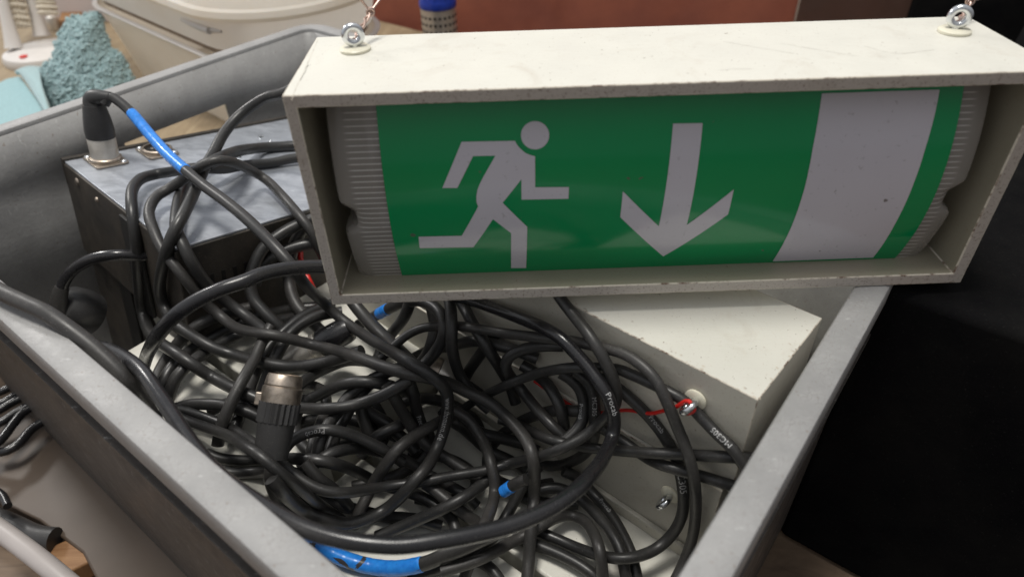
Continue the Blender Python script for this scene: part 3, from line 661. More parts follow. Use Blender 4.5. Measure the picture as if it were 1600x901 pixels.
for P in ([(-30, 618), (0, 612), (30, 600), (90, 590)], [(-30, 655), (0, 640), (32, 622), (90, 600)], [(-30, 668), (0, 660), (36, 638), (95, 612)], [(-40, 720), (0, 688), (22, 660), (42, 640), (95, 616)], [(-40, 700), (0, 706), (28, 694), (52, 668), (100, 640)], [(-30, 640), (6, 628), (34, 612), (90, 595)]):
    k = random.random() * 0.012; tube(bm, spline([at_z(x, y, -0.208 + k) for x, y in P], 0.004), 0.0036, 10)
tag(obj('cable_coil', bm, M['pvc']), 'black cable coil hanging outside the crate at the left edge', 'cable')
bm = BM(); tube(bm, spline([at_z(-20, 760, -0.2), at_z(2, 772, -0.2), at_z(12, 790, -0.2)], 0.004), 0.003, 10)
tag(obj('cable_end', bm, M['pvc']), 'short black cable end lying on the beige sheet', 'cable')
# ------------------------------------------------------------------ cables
allv, allf = [], []
for vs, fs in OBST:
    k = len(allv); allv += vs; allf += [[i + k for i in f] for f in fs]
BVH = BVHTree.FromPolygons(allv, allf)
NEARWALL = 0.020
def hit_t(x, y):
    """depth of the first fixed surface inside the crate seen through (x, y); the two near walls and the rim are skipped"""
    d = ray(x, y); o = CAM.copy(); t0 = 0.0
    for _ in range(6):
        h = BVH.ray_cast(V(o), V(d / np.linalg.norm(d)))
        if h[0] is None: return 0.9
        P = np.array(h[0]); t = (P - CAM) @ CF; c = cr(P)
        if (c[0] < NEARWALL or c[1] > VW - NEARWALL) and c[2] > -0.229: o = P + d * 1e-4; continue
        return t
    return 0.9
DONE = []   # (pixel polyline, depth, radius)
def gauss(a, s):
    n = int(3 * s) + 1; k = np.exp(-0.5 * (np.arange(-n, n + 1) / s) ** 2); k /= k.sum()
    return np.convolve(np.pad(a, n, mode='edge'), k, mode='valid')
def runmin(a, w):
    p = np.pad(a, w, mode='edge'); return np.min(np.stack([p[i:i + len(a)] for i in range(2 * w + 1)]), 0)
STEP = 4.0
def drape(pts, r, skip=(), win=5, sig=5, key=None):
    xy = spline([p[:2] for p in pts], STEP); n = len(xy)
    tc = np.array([hit_t(x, y) for x, y in xy]) - r * 1.35
    for k2, q, tq, rq in DONE:
        if k2 in skip: continue
        lo, hi = q.min(0) - 60, q.max(0) + 60
        m = (xy[:, 0] > lo[0]) & (xy[:, 0] < hi[0]) & (xy[:, 1] > lo[1]) & (xy[:, 1] < hi[1])
        for i in np.nonzero(m)[0]:
            d2 = ((q - xy[i]) ** 2).sum(1); dm = np.sqrt(d2) * tq / FPX; R = (r + rq) * 1.03
            ok = dm < R
            if ok.any(): tc[i] = min(tc[i], (tq[ok] - np.sqrt(R * R - dm[ok] ** 2) * 1.05).min())
    t = tc.copy()
    ex = [(i, p) for i, p in enumerate(pts) if len(p) > 2]
    if ex:
        # arc position of each control point along the resampled line
        pos = [int(np.argmin(((xy - np.array(p[:2])) ** 2).sum(1))) for p in pts]
        te = np.full(n, 9.0)
        for a in range(len(ex)):
            i, p = ex[a]; te[pos[i]] = project(at_z(p[0], p[1], p[2]))[2]
            if a + 1 < len(ex) and ex[a + 1][0] == i + 1:
                j, q = ex[a + 1]; tj = project(at_z(q[0], q[1], q[2]))[2]; lo, hi = sorted((pos[i], pos[j]))
                if hi > lo:
                    s = np.linspace(0, 1, hi - lo + 1); v0, v1_ = (te[pos[i]], tj) if pos[i] < pos[j] else (tj, te[pos[i]])
                    te[lo:hi + 1] = v0 * (1 - s) + v1_ * s
        t = np.minimum(t, te)
    t = gauss(runmin(t, win), sig)
    for i, (x, y) in enumerate(xy):      # what goes in under the sign stays below its bottom
        if key == 'c8' and y < 480 and x > 800: t[i] = max(t[i], project(at_z(x, y, -0.0055))[2])
        if 528 < x < 1500 and 380 < y < 475 - (x - 527) * 0.029: t[i] = max(t[i], project(at_z(x, y, -0.006))[2])
    P = np.array([at_t(x, y, tt) for (x, y), tt in zip(xy, t)])
    DONE.append((key, xy, t, r)); return xy, t, P

def lettering(text, parent, P, r, s_px, xy, size, rev=False, roll=0.0):
    """white print wrapped on the jacket, starting where the line passes s_px"""
    cu = bpy.data.curves.new('lettering', 'FONT'); cu.body = text; cu.size = 1.0; cu.space_character = 1.1
    to = bpy.data.objects.new('lettering', cu); COL.objects.link(to)
    dg = bpy.context.evaluated_depsgraph_get(); me0 = bpy.data.meshes.new_from_object(to.evaluated_get(dg)); bpy.data.objects.remove(to)
    bm = BM(); bm.from_mesh(me0); bmesh.ops.triangulate(bm, faces=bm.faces[:])
    bmesh.ops.subdivide_edges(bm, edges=[e for e in bm.edges if e.calc_length() > 0.25], cuts=1)
    Q = P[::-1] if rev else P; XY = xy[::-1] if rev else xy
    L = np.concatenate([[0], np.cumsum(np.linalg.norm(np.diff(Q, axis=0), axis=1))])
    i0 = int(np.argmin(((XY - np.array(s_px)) ** 2).sum(1))); s0 = L[i0]
    for v in bm.verts:
        s = s0 + v.co.x * size; yy = (v.co.y - 0.33) * size
        C = np.array([np.interp(s, L, Q[:, k]) for k in range(3)]); C2 = np.array([np.interp(s + 0.001, L, Q[:, k]) for k in range(3)]); C0 = np.array([np.interp(s - 0.001, L, Q[:, k]) for k in range(3)])
        T = C2 - C0; T /= np.linalg.norm(T); N = CAM - C; N -= T * (N @ T); N /= np.linalg.norm(N); B = np.cross(N, T)
        th = yy / r + roll; v.co = V(C + (r + 0.00022) * (math.cos(th) * N + math.sin(th) * B))
    o = obj('lettering', bm, M['white_print'], parent, False); bpy.data.meshes.remove(me0); return o
def nearest(xy, q): return int(np.argmin(((xy - np.array(q)) ** 2).sum(1)))
def tape(parent, xy, P, r, a, b, mat):
    i, j = sorted((nearest(xy, a), nearest(xy, b))); bm = BM(); Q = P[i:j + 1]; Q = spline(Q, 0.0008); tube(bm, Q, [r * 1.02] + [r * (1.07 + 0.035 * ((i * 0.0008 / 0.0075) % 1.0)) for i in range(len(Q) - 2)] + [r * 1.02], 16)
    return obj('tape', bm, mat, parent)

GROUP = 'black cables tangled in the crate'
LOW = 'black cable buried low in the tangle and mostly covered by others'
CAB = {}
HW = {'c1': 14.2, 'g2': 12.0, 'a': 13.4, 'yy': 11.8, 'nn': 11.5, 'n': 11.5, 'c2': 10.2, 'c3': 10.0}
def cable(key, pts, label=None, r=0.0036, mat='rubber', skip=(), win=5, sig=5):
    hw = HW.get(key, 9.5 if key[0] != 'f' or key in ('f', 'ff') else 9.2); xy, t, P = drape(pts, r, skip, win, sig, key); DONE.pop()
    r = hw / FPX * float(np.percentile(t, 14))      # thickness as seen in the photograph
    xy, t, P = drape(pts, r, skip, win, sig, key); bm = BM(); tube(bm, P, r, 12)
    o = obj('cable', bm, M[mat], None); tag(o, label or LOW, 'cable', GROUP if label else 'black cables buried low in the tangle'); CAB[key] = (o, xy, P, r); return o

def barrel(parent, P0, P1, prof, mat, name, n=28, flute=None):
    ax = np.asarray(P1) - np.asarray(P0); Ln = np.linalg.norm(ax); bm = BM(); lathe(bm, P0, ax, [(r, h * Ln) for r, h in prof], n, True, flute); return obj(name, bm, M[mat], parent)

rnd = random.Random(21)
for k in range(10):
    cx, cy = 680 + rnd.uniform(-190, 190), 690 + rnd.uniform(-60, 80); R = rnd.uniform(70, 150); e = rnd.uniform(0.4, 0.75); a0 = rnd.uniform(0, 6.28); da = rnd.uniform(2.2, 4.2); tilt = rnd.uniform(-0.5, 0.5)
    pts = []
    for s in np.linspace(0, 1, 9):
        a = a0 + da * s; x, y = R * math.cos(a), R * e * math.sin(a); x, y = x * math.cos(tilt) - y * math.sin(tilt), x * math.sin(tilt) + y * math.cos(tilt)
        X, Y = cx + x, cy + y
        if 455 < X < 925 and 600 < Y < 850 and Y < 640 + (X - 330) * 0.75: pts.append((X, Y))
        elif len(pts) > 3: break
        else: pts = []
    if len(pts) > 3: cable('f%d' % k, pts, None, 0.0038, rnd.choice(['rubber', 'rubber2']))

# low strands at the upper left and under the sign
cable('s1', [(392, 480), (350, 490), (310, 508), (286, 528), (266, 552), (248, 584), (236, 620)], mat='rubber2')
cable('x3', [(505, 478), (460, 482), (430, 488), (400, 496), (365, 510), (330, 528), (306, 542), (280, 562), (262, 584), (250, 615)], 'black cable running from under the sign to the foot of the steel box, outermost strand')
cable('x4', [(500, 490), (460, 496), (420, 506), (370, 524), (330, 545), (296, 568), (274, 592), (262, 625)])
cable('y3', [(480, 352), (468, 365), (457, 390), (452, 420), (452, 440), (456, 460), (466, 480), (484, 500), (505, 520)], mat='rubber2')
cable('y2', [(500, 380), (480, 382), (462, 386), (440, 394), (418, 406), (404, 422), (398, 445)])
cable('y', [(500, 338), (482, 345), (466, 351), (440, 365), (413, 386), (398, 412), (391, 440), (396, 466), (410, 484), (430, 504), (452, 524), (480, 545)], 'black cable dropping past the vent slots of the steel box')
cable('kk', [(815, 570), (835, 582), (855, 600), (869, 622), (878, 646), (882, 675), (880, 700)])
cable('tt', [(775, 520), (756, 546), (740, 568), (728, 588), (722, 610)])
cable('rr', [(620, 575), (644, 560), (668, 548), (700, 541), (736, 533), (760, 535), (800, 545), (840, 560)])
cable('mm2', [(668, 460), (674, 480), (679, 505), (676, 530), (666, 556), (650, 575)])
cable('ss', [(712, 458), (724, 478), (740, 508), (760, 541), (780, 572), (796, 600), (806, 630)], 'black cable slanting down steeply from under the middle of the sign')
cable('jj', [(880, 540), (850, 540), (820, 545), (798, 555), (790, 572), (799, 590), (816, 610), (838, 638), (862, 664), (885, 686)], 'black cable with a tight bend at the upper right of the tangle')
cable('ii', [(876, 582), (893, 593), (906, 608), (912, 628), (912, 648), (905, 666), (890, 682), (868, 698)], 'black cable making a small white lettered hook right of the tangle')
cable('hh', [(898, 580), (918, 596), (928, 620), (929, 650), (929, 672), (925, 692), (912, 709), (894, 720), (870, 727), (846, 725), (822, 712)])
cable('pp', [(660, 460), (640, 467), (622, 475), (600, 486), (580, 497), (560, 507)], 'black cable with a scrap of blue tape leading to the silver connector')
# second, lying connector
o, xy, P, r = CAB['pp']
_xy, _t, _P = drape([(557, 506), (500, 537), (437, 572)], 0.0097, ('pp',), 3, 6, 'con2'); tq = float(np.median(_t)) - 0.001
Q0 = at_t(549, 511, tq); Q1 = at_t(437, 572, tq)
c = barrel(o, Q0, Q1, [(0.0045, 0), (0.0085, 0.02), (0.0094, 0.08), (0.0096, 0.42)], 'pvc', 'connector_boot')
barrel(c, Q0, Q1, [(0.0094, 0.44), (0.0097, 0.46), (0.0097, 0.50), (0.0085, 0.51), (0.0085, 0.54), (0.0094, 0.55), (0.0094, 0.98), (0.0086, 1.0), (0.0080, 0.95), (0.0003, 0.95)], 'nickel', 'connector_shell', 36)
# third connector on a hidden tail
cable('t3', [(706, 590), (726, 600), (750, 616), (780, 640)], 'short black cable whose silver connector peeks out below the sign')
o, xy, P, r = CAB['t3']
_xy, _t, _P = drape([(716, 594), (690, 583), (664, 572)], 0.0094, ('t3',), 3, 6, 'con3'); tq = float(np.median(_t))
Q0, Q1 = at_t(716, 594, tq), at_t(664, 572, tq)
c = barrel(o, Q0, Q1, [(0.0075, 0), (0.0092, 0.1), (0.0094, 0.55)], 'nickel', 'connector_shell'); barrel(c, Q0, Q1, [(0.0090, 0.57), (0.0090, 0.98), (0.008, 1.0)], 'nickel_dirty', 'connector_ring')
cable('oo', [(645, 455), (640, 474), (631, 496), (616, 516), (600, 534), (590, 560)])
cable('nn', [(545, 462), (556, 478), (576, 502), (600, 526), (624, 549), (650, 575)], 'thick black cable coming out under the lower left corner of the sign', r=0.0046)
cable('xx', [(800, 838), (844, 853), (880, 868), (912, 886), (945, 912)])
cable('ww', [(735, 872), (756, 880), (772, 893), (790, 920)])
cable('vv', [(880, 735), (900, 744), (918, 761), (940, 786), (960, 812), (976, 841), (987, 868), (997, 910)], 'black lettered cable running to the front beside the bare cream floor')
cable('uu', [(826, 774), (848, 764), (872, 762), (896, 772), (920, 790), (940, 812), (957, 835), (970, 862), (980, 910)])
cable('cc', [(900, 560), (935, 582), (968, 608), (1006, 642), (1034, 676), (1056, 716), (1067, 762), (1066, 802), (1050, 834), (1021, 859), (983, 871), (945, 869), (907, 857), (869, 841), (843, 830), (810, 818)], 'black lettered cable making the wide loop inside the right end of the crate', win=7, sig=7)
cable('gg', [(940, 668), (975, 690), (1018, 719), (1058, 733), (1098, 744), (1150, 760)], 'short black cable disappearing below the right rim, lowest of three')
cable('ee', [(780, 655), (816, 666), (848, 682), (882, 692), (920, 699), (960, 703), (1020, 707), (1096, 711), (1185, 716)], 'straight black cable running level to the right rim')
cable('aa', [(727, 636), (742, 626), (760, 616), (792, 601), (830, 586), (870, 577), (905, 574), (960, 576), (985, 584), (1012, 596), (1045, 612), (1072, 628), (1098, 654), (1120, 677), (1144, 700), (1165, 730)], 'black cable with a cut end, running past the red wire to the right rim')
cable('bb', [(595, 560), (624, 533), (642, 520), (662, 512), (686, 509), (714, 509), (750, 514), (800, 522), (860, 529), (900, 534), (950, 545), (976, 553), (1001, 569), (1022, 590), (1038, 618), (1058, 666), (1076, 712), (1086, 757), (1087, 802), (1081, 842), (1067, 880), (1045, 925)], 'dusty black cable sweeping down along the inside of the right rim', mat='rubber2', win=7, sig=7)
cable('mm', [(640, 470), (660, 471), (682, 482), (694, 503), (692, 527), (680, 550), (660, 572), (640, 590)], 'black cable bent in a hoop just under the running man')
cable('ll', [(699, 455), (704, 480), (706, 510), (706, 540), (713, 572), (727, 600), (745, 622), (765, 640)], 'black cable hanging straight down from under the sign, left of the arrow')
cable('t', [(560, 630), (580, 646), (604, 660), (620, 676), (636, 690), (650, 705)])
cable('s', [(562, 610), (564, 640), (572, 666), (582, 684), (600, 695)])
cable('u3', [(600, 588), (575, 603), (556, 625), (540, 650), (524, 680), (512, 715)])
cable('u1', [(455, 612), (470, 604), (490, 603), (507, 614), (509, 640), (500, 664), (490, 690), (484, 730)], 'greyish black cable curling round behind the upright connector', mat='rubber2')
cable('u2', [(660, 586), (636, 580), (610, 580), (582, 592), (560, 606), (540, 624), (526, 646), (512, 664), (500, 690), (492, 725)])
cable('v', [(480, 625), (500, 616), (530, 602), (564, 596), (600, 600), (640, 612)])
cable('rd', [(650, 646), (626, 663), (600, 675), (580, 690), (564, 712)])
cable('q', [(640, 596), (647, 618), (651, 640), (660, 668), (664, 695)], 'short black lettered cable dipping into the middle of the tangle')
cable('p', [(604, 600), (618, 624), (632, 648), (648, 674), (668, 696), (694, 713), (722, 731), (750, 748)], mat='rubber2')
cable('ah', [(690, 640), (708, 658), (726, 670), (746, 688), (768, 706), (795, 719), (820, 735)])
cable('ff', [(742, 672), (760, 679), (788, 685), (818, 693), (840, 705)])
cable('l', [(470, 742), (488, 727), (508, 713), (530, 704), (560, 700), (590, 704), (616, 711), (640, 722), (664, 738), (700, 757), (726, 772), (745, 790)], 'black cable arching low across the middle of the tangle')
cable('x1', [(520, 474), (500, 481), (470, 496), (444, 517), (422, 540), (408, 564), (396, 590), (385, 620), (372, 655), (360, 690)], 'left one of two parallel black cables curving down behind the connector')
cable('x2', [(535, 487), (512, 490), (490, 496), (466, 510), (448, 528), (436, 548), (424, 572), (414, 600), (408, 625)], 'right one of two parallel black cables curving down behind the connector')
cable('lk', [(330, 640), (352, 631), (380, 628), (400, 640), (420, 655)])
cable('lm', [(268, 640), (296, 632), (325, 631), (356, 634), (392, 645), (420, 660)])
cable('k', [(322, 708), (346, 716), (380, 719), (420, 717), (450, 716), (490, 718), (530, 726), (564, 740), (596, 757)], 'black cable passing level just below the upright connector')
cable('m', [(340, 732), (362, 738), (400, 738), (440, 735), (480, 745), (510, 760)])
cable('n', [(428, 700), (426, 726), (424, 748), (432, 772), (446, 796), (462, 815)], 'dusty flat black cable leaving the upright silver connector', mat='rubber2', r=0.0045)
cable('af', [(470, 776), (500, 783), (550, 794), (600, 806), (650, 811), (690, 822)])
cable('ac', [(600, 758), (628, 765), (654, 774), (682, 789), (704, 807), (713, 830), (716, 850)])
cable('ad', [(664, 755), (680, 766), (700, 782), (722, 800), (745, 815)], mat='rubber2')
cable('ab', [(588, 838), (604, 832), (630, 821), (660, 808), (700, 790), (730, 773), (748, 760), (766, 745)], 'straight black cable slanting up to the right in front of the tangle')
cable('j', [(842, 728), (826, 747), (813, 766), (796, 797), (780, 825), (764, 846), (740, 869), (730, 889), (722, 915)], 'black cable running down to the front left of the lowest loop')
cable('zz', [(640, 905), (664, 894), (690, 887), (716, 872), (745, 850), (775, 835)])
cable('yy', [(440, 812), (462, 832), (482, 846), (508, 858), (540, 873), (580, 884), (620, 887), (662, 880), (692, 868), (722, 856), (752, 842), (785, 826)], 'black cable wrapped in worn blue tape along the near rim', r=0.0045)
cable('dd', [(690, 892), (730, 880), (762, 867), (792, 850), (820, 836), (845, 821), (870, 808), (894, 805), (915, 815), (929, 836), (938, 864), (943, 915)], 'dusty black cable in a high hump at the front right', mat='rubber2')
cable('o', [(476, 722), (488, 736), (502, 750), (524, 766), (545, 790)])
cable('gp', [(440, 706), (456, 688), (480, 676), (510, 671), (542, 677), (572, 689), (602, 704), (630, 722)], 'black cable with white lettering leaving the right of the upright connector')
cable('f', [(452, 634), (474, 637), (510, 638), (545, 634), (575, 626), (602, 615), (622, 604), (640, 592)], 'black cable with a cut end pointing up beside the lettered cable')
cable('w', [(450, 618), (468, 601), (490, 585), (514, 573), (540, 564), (566, 563), (596, 568)])
cable('h', [(722, 640), (700, 652), (680, 662), (650, 679), (624, 699), (600, 729), (585, 752), (572, 778), (560, 802), (552, 822)], 'worn black cable slanting from the lettered cable down to the front left', mat='rubber2')
cable('c8', [(860, 440), (876, 466), (895, 491), (916, 517), (932, 541), (946, 565), (958, 592), (963, 614), (960, 634), (944, 654), (912, 681), (880, 698), (840, 714), (800, 723), (760, 734), (700, 744), (660, 752), (600, 760), (560, 767), (530, 769), (500, 764), (470, 748), (440, 724), (408, 700), (370, 674), (344, 661), (318, 651), (284, 640), (262, 636)], 'long black cable from under the sign, turning at the right and crossing the whole tangle', win=6, sig=6)
cable('l3', [(330, 252), (316, 258), (304, 268), (290, 286), (280, 310), (275, 340), (276, 360), (287, 385), (300, 410), (320, 440), (350, 468), (380, 490), (408, 512), (420, 524)], 'black cable falling over the front edge of the aluminium top, right of its loop')
cable('c4', [(470, 246), (450, 249), (421, 255), (384, 258), (350, 264), (318, 263), (300, 263), (270, 268), (240, 273), (218, 281), (206, 300), (207, 334), (213, 380), (216, 430), (220, 475), (230, 512), (246, 532), (276, 552), (320, 582), (360, 604), (396, 620), (420, 632)], 'black cable lying across the aluminium top and down the left side of the steel box')
cable('c5', [(470, 132, 0.02), (440, 146, 0.015), (414, 153, 0.01), (378, 177, 0.0), (351, 207, -0.008), (333, 240, -0.014), (318, 266, -0.018), (299, 310, -0.022), (283, 342, -0.027), (269, 369), (259, 398), (252, 427), (250, 454), (258, 481), (275, 506), (310, 530), (340, 546), (380, 558), (410, 566), (450, 572), (490, 569), (530, 560), (565, 548)], 'long black cable rising steeply from the aluminium top to behind the sign', win=4, sig=5)
cable('c4b', [(470, 227), (440, 229), (408, 231), (373, 236), (346, 246), (326, 256)], 'short black cable on the aluminium top, uppermost behind the sign')
cable('c6', [(424, 508), (416, 522), (408, 537), (396, 564), (380, 592), (366, 619), (354, 645), (345, 668), (340, 695)], 'dusty black cable crossing upright through the left of the tangle', mat='rubber2')
# upright silver connector in the tangle
o, xy, P, r = CAB['n']
_xy, _t, _P = drape([(424, 716), (434, 651), (443, 586)], 0.0104, ('n',), 3, 6, 'con1'); tb = _t.min()
B0 = at_t(422, 716, tb); B1 = at_t(446, 585, tb + 0.006)
c = barrel(o, B0, B1, [(0.0062, 0.0), (0.0088, 0.01), (0.0094, 0.30), (0.0097, 0.42)], 'boot', 'connector_boot')
barrel(c, B0, B1, [(0.0098, 0.42), (0.0107, 0.425), (0.0109, 0.66), (0.0100, 0.675)], 'boot', 'grip_ring', 44, 0.10)
barrel(c, B0, B1, [(0.0103, 0.665), (0.0105, 0.80), (0.0103, 0.845), (0.0096, 0.855), (0.0096, 0.868), (0.0098, 0.875), (0.0093, 0.965), (0.0085, 1.0), (0.0074, 1.003), (0.0076, 0.97), (0.0003, 0.965)], 'nickel_dirty', 'connector_shell', 36)
axb = (B1 - B0) / np.linalg.norm(B1 - B0); side = np.cross(axb, CF); side /= np.linalg.norm(side); side = side if side @ CR < 0 else -side; fr = -np.cross(side, axb); fr = fr if fr @ CF < 0 else -fr
bm = BM(); Lc = np.linalg.norm(B1 - B0)
fbox(bm, lambda a, b, z: B0 + side * a + fr * b + axb * z, 0.0085, 0.0128, -0.002, 0.004, Lc * 0.60, Lc * 0.76); obj('release_latch', bm, M['nickel_dirty'], c, False, 0.0008)
bm = BM(); lathe(bm, B0 - axb * 0.0008, axb, [(0.0056, 0), (0.0056, 0.0012)], 20); obj('cable_entry', bm, M['dark'], c)

cable('c3', [(515, 420), (496, 383), (488, 364), (466, 335), (440, 305), (413, 279), (373, 257), (349, 251), (330, 253), (306, 265), (288, 279), (262, 296), (243, 309), (233, 330), (238, 354), (255, 391), (285, 430), (312, 464), (340, 490), (366, 510), (390, 518), (430, 524), (480, 536), (520, 546), (560, 558), (600, 573), (640, 584), (670, 590), (700, 598), (730, 612), (760, 626), (784, 644), (806, 666), (824, 690), (832, 714), (835, 742), (834, 781), (830, 821), (827, 861), (823, 920)], 'long brownish black cable looping over the aluminium top and down through the tangle', mat='rubber2', skip=('c5',), win=5, sig=6)
cable('b', [(252, 640), (276, 650), (296, 658), (330, 670), (360, 682), (384, 697), (410, 715), (440, 740), (470, 764), (500, 788), (526, 806), (548, 822)], 'black cable slanting along the near rim below the upright connector')
cable('i', [(694, 634), (710, 642), (730, 654), (746, 674), (760, 700), (768, 728), (773, 755), (771, 781), (764, 804), (752, 830)], 'dusty black cable curving down through the right of the lettered cable', mat='rubber2')
c2 = cable('c2', [(163, 163, 0.012), (172, 152, 0.016), (186, 159, 0.014), (207, 178, 0.007), (234, 210, -0.002), (261, 240, -0.008), (291, 267, -0.010), (320, 291, -0.011), (354, 316, -0.012), (390, 346, -0.014), (426, 382, -0.018), (453, 412, -0.024), (478, 446, -0.04), (500, 467), (530, 495), (570, 524), (610, 548), (650, 571), (680, 592), (696, 609), (700, 632), (696, 660), (686, 692), (670, 724), (646, 753), (622, 779), (600, 797), (570, 811), (540, 817), (510, 811), (478, 798), (455, 781), (436, 762), (424, 748)], 'long black cable plugged into the steel box, blue taped near its plug, white lettered bend', win=4, sig=5)
cable('g2', [(530, 418, -0.02), (500, 417, -0.018), (455, 419, -0.012), (410, 428, -0.008), (380, 440, -0.006), (340, 454, -0.006), (300, 474, -0.01), (266, 500, -0.02), (240, 534, -0.04), (226, 566), (220, 600)], 'glossy black cable arching from behind the sign over to the near left', r=0.0044, mat='pvc')
cable('a', [(-50, 424, 0.0055), (0, 455, 0.0055), (40, 474, 0.0055), (70, 488, 0.005), (100, 508, 0.002), (135, 534, -0.004), (165, 560, -0.01), (190, 585, -0.016), (215, 614, -0.026), (240, 650), (262, 690)], 'matt black cable coming in over the near rim at the far left', r=0.0047, mat='rubber2', win=3, sig=4)
cable('c1', [(126, 530, -0.045), (148, 540, -0.038), (172, 546, -0.030), (198, 560, -0.022), (222, 580, -0.016), (248, 616, -0.014), (272, 652, -0.016), (290, 680, -0.017), (316, 714, -0.018), (348, 746, -0.018), (390, 776, -0.018), (435, 804, -0.018), (480, 826, -0.018), (530, 841, -0.018), (580, 849, -0.018), (630, 851, -0.02), (690, 843, -0.022), (745, 833, -0.024), (800, 819, -0.026), (860, 793, -0.03), (900, 765, -0.034), (930, 733, -0.04), (947, 706), (958, 676), (959, 650), (951, 622), (938, 600), (918, 572), (897, 549), (876, 528), (850, 512), (816, 498), (780, 484), (740, 470), (700, 460)], 'thick glossy black cable sweeping round the whole front of the crate', r=0.0050, mat='pvc', skip=('a',), win=5, sig=7)
for k in ('c1',): pass
zmax = max((max(p[2] for p in CAB[k][2]), k) for k in CAB if k not in ('c2', 'c5', 'a')); print('highest pile point', zmax)

# lettering on the jackets
def let(text, key, at, size=0.0046, rev=False, roll=0.0): o, xy, P, r = CAB[key]; lettering(text, o, P, r, at, xy, size, rev, roll)
let('www.thomann.de', 'c2', (698, 612), 0.0050, roll=-0.05)
let('Procab', 'gp', (509, 671), 0.0040, True, 0.25)
let('Procab', 'q', (651, 645), 0.0040)
let('MC305', 'cc', (1058, 726), 0.0050)
let('Procab', 'cc', (1012, 650), 0.0034, roll=0.2)
let('Procab', 'vv', (938, 784), 0.0034, roll=0.3)
let('MC305', 'aa', (1141, 697), 0.0036, True, 0.0)
let('Procab', 'ii', (912, 626), 0.0034, roll=-0.5)
let('MC305', 'hh', (927, 616), 0.0034)
let('Procab', 'c1', (944, 612), 0.0037, True, 0.2)
o, xy, P, r = CAB['c2']; tape(o, xy, P, r, (205, 177), (291, 267), M['tape_clean'])
o, xy, P, r = CAB['yy']; tape(o, xy, P, r, (470, 838), (662, 880), M['tape'])
o, xy, P, r = CAB['pp']; tape(o, xy, P, r, (594, 489), (606, 483), M['tape_clean'])

# plug standing in the first socket
o, xy, P, r = CAB['c2']
con = BM(); top = P[0]; foot = SOC1 + a3 * 0.003; ax = a3
lathe(con, foot, ax, [(0.0102, 0), (0.0102, 0.0195), (0.0096, 0.0205)], 32); co = obj('plug_shell', con, M['nickel'], o)
q = foot + ax * 0.0175
bm = BM(); lathe(bm, q, ax, [(0.0104, 0), (0.0106, 0.006), (0.0098, 0.014), (0.0078, 0.026)], 30); obj('plug_boot', bm, M['boot'], co)
SR = spline([q + ax * 0.022, q + ax * 0.030, (q + ax * 0.034) * 0.5 + P[2] * 0.5, P[4]], 0.0015); bm = BM(); tube(bm, SR, np.linspace(0.0078, r * 1.04, len(SR)), 20); obj('strain_relief', bm, M['boot'], co)

# blue taped stub in the middle
cable('bl', [(786, 768), (795, 762), (806, 755), (822, 748)], 'short cable stub with a blue taped end at the right of the tangle')
o, xy, P, r = CAB['bl']; tape(o, xy, P, r, (786, 768), (801, 758), M['tape_clean'])
# power cable with its plug beside the steel box
s = onleft(226, 399) - a1 * 0.001
def at_v(x, y, v):
    d = ray(x, y); c0 = cr(CAM); c1 = cr(CAM + d); return CAM + d * ((v - c0[1]) / (c1[1] - c0[1]))
vs = cr(s)[1]
PC = [s + a1 * 0.006, s] + [at_v(x, y, vs - q) for x, y, q in ((184, 398, 0.006), (145, 404, 0.018), (114, 422, 0.028), (98, 446, 0.033), (91, 476, 0.034), (92, 500, 0.034))]
pts = spline(PC, 0.002); bm = BM(); tube(bm, pts, 0.0040, 14)
pw = tag(obj('power_cable', bm, M['pvc']), 'glossy black power cable from the side of the steel box, ending in a round plug', 'power cable')
pc = at_v(108, 496, vs - 0.036)
bm = BM(); lathe(bm, pc + np.array([0, 0.004, 0.006]), np.array([0.3, 0.5, -0.8]), [(0.004, -0.008), (0.012, -0.006), (0.0165, 0.0), (0.0175, 0.010), (0.0165, 0.018), (0.004, 0.020)], 26); pl = obj('plug', bm, M['boot'], pw)
bm = BM(); tube(bm, pts[-14:], [0.0046 + 0.0002 * i for i in range(14)], 14); obj('strain_relief', bm, M['rubber2'], pl)
# red lead behind the tangle
bm = BM(); tube(bm, spline([at_z(474, 360, -0.075), at_z(470, 385, -0.08), at_z(470, 407, -0.085), at_z(482, 436, -0.09), at_z(492, 456, -0.1)], 0.003), 0.0022, 10)
tag(obj('red_wire', bm, M['red']), 'short red lead showing left of the sign housing corner among black cables', 'wire')

# ------------------------------------------------------------------ light and camera
w = bpy.data.worlds.new('World'); SC.world = w; w.use_nodes = True
nt = w.node_tree; bg = nt.nodes['Background']
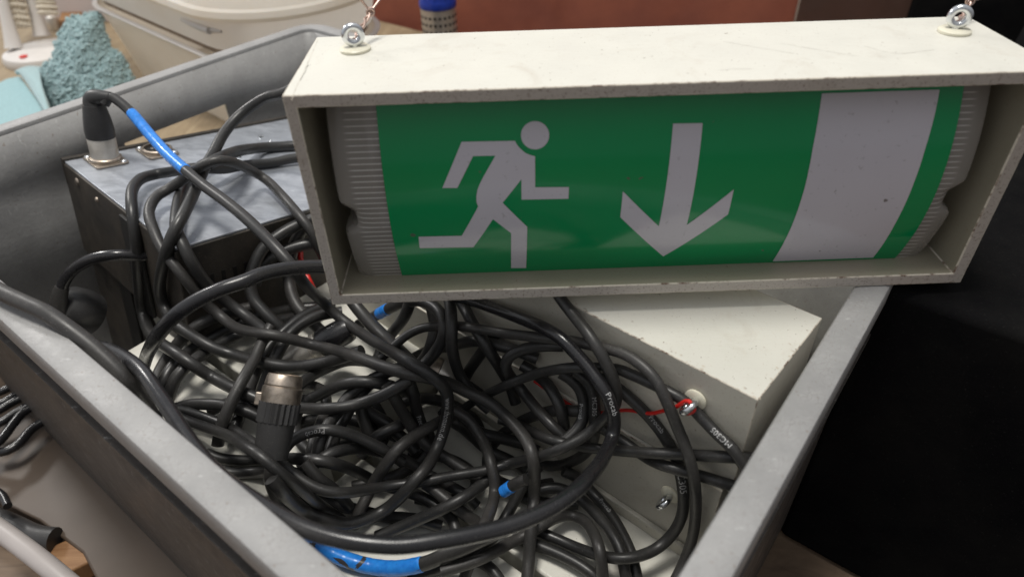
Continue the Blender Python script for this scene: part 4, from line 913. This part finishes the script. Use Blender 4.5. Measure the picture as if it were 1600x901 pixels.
# dim room: brighter overhead and towards the window at the back left, dark where the photographer stands
tc = nt.nodes.new('ShaderNodeTexCoord'); dp = nt.nodes.new('ShaderNodeVectorMath'); dp.operation = 'DOT_PRODUCT'
dv = Vector((-0.40, 0.42, 0.82)).normalized(); dp.inputs[1].default_value = dv
rp = nt.nodes.new('ShaderNodeValToRGB'); e = rp.color_ramp.elements
e[0].position = 0.30; e[0].color = (0.15, 0.148, 0.15, 1); e[1].position = 0.95; e[1].color = (0.46, 0.47, 0.49, 1)
mm = nt.nodes.new('ShaderNodeMath'); mm.operation = 'MULTIPLY_ADD'; mm.inputs[1].default_value = 0.5; mm.inputs[2].default_value = 0.5
nt.links.new(tc.outputs['Generated'], dp.inputs[0]); nt.links.new(dp.outputs['Value'], mm.inputs[0]); nt.links.new(mm.outputs[0], rp.inputs[0]); nt.links.new(rp.outputs[0], bg.inputs[0])
bg.inputs[1].default_value = 1.3
def area(name, loc, target, size, power, col, sy=None):
    l = bpy.data.lights.new(name, 'AREA'); l.size = size; l.energy = power; l.color = col
    if sy: l.shape = 'RECTANGLE'; l.size_y = sy
    o = bpy.data.objects.new(name, l); COL.objects.link(o); o.location = loc
    o.rotation_euler = (Vector(target) - Vector(loc)).to_track_quat('-Z', 'Y').to_euler(); return o
area('ceiling_lamp', (-0.26, 0.37, 2.2), (0.0, 0.3, -0.05), 0.5, 37, (1.0, 0.965, 0.90))
area('window_lamp', (-1.35, 1.35, 0.95), (0.0, 0.35, 0.0), 0.22, 8, (1.0, 0.97, 0.93))
cam = bpy.data.cameras.new('camera'); co = bpy.data.objects.new('camera', cam); COL.objects.link(co)
m = Matrix(((CR[0], CU[0], -CF[0], CAM[0]), (CR[1], CU[1], -CF[1], CAM[1]), (CR[2], CU[2], -CF[2], CAM[2]), (0, 0, 0, 1))); co.matrix_world = m
cam.sensor_width = 36; cam.lens = FPX / 1600 * 36; cam.clip_start = 0.01; cam.clip_end = 50
cam.dof.use_dof = True; cam.dof.focus_distance = 0.40; cam.dof.aperture_fstop = 7.5
SC.camera = co
SC.view_settings.view_transform = 'Standard'; SC.view_settings.look = 'None'; SC.view_settings.exposure = 0.08; SC.view_settings.gamma = 1
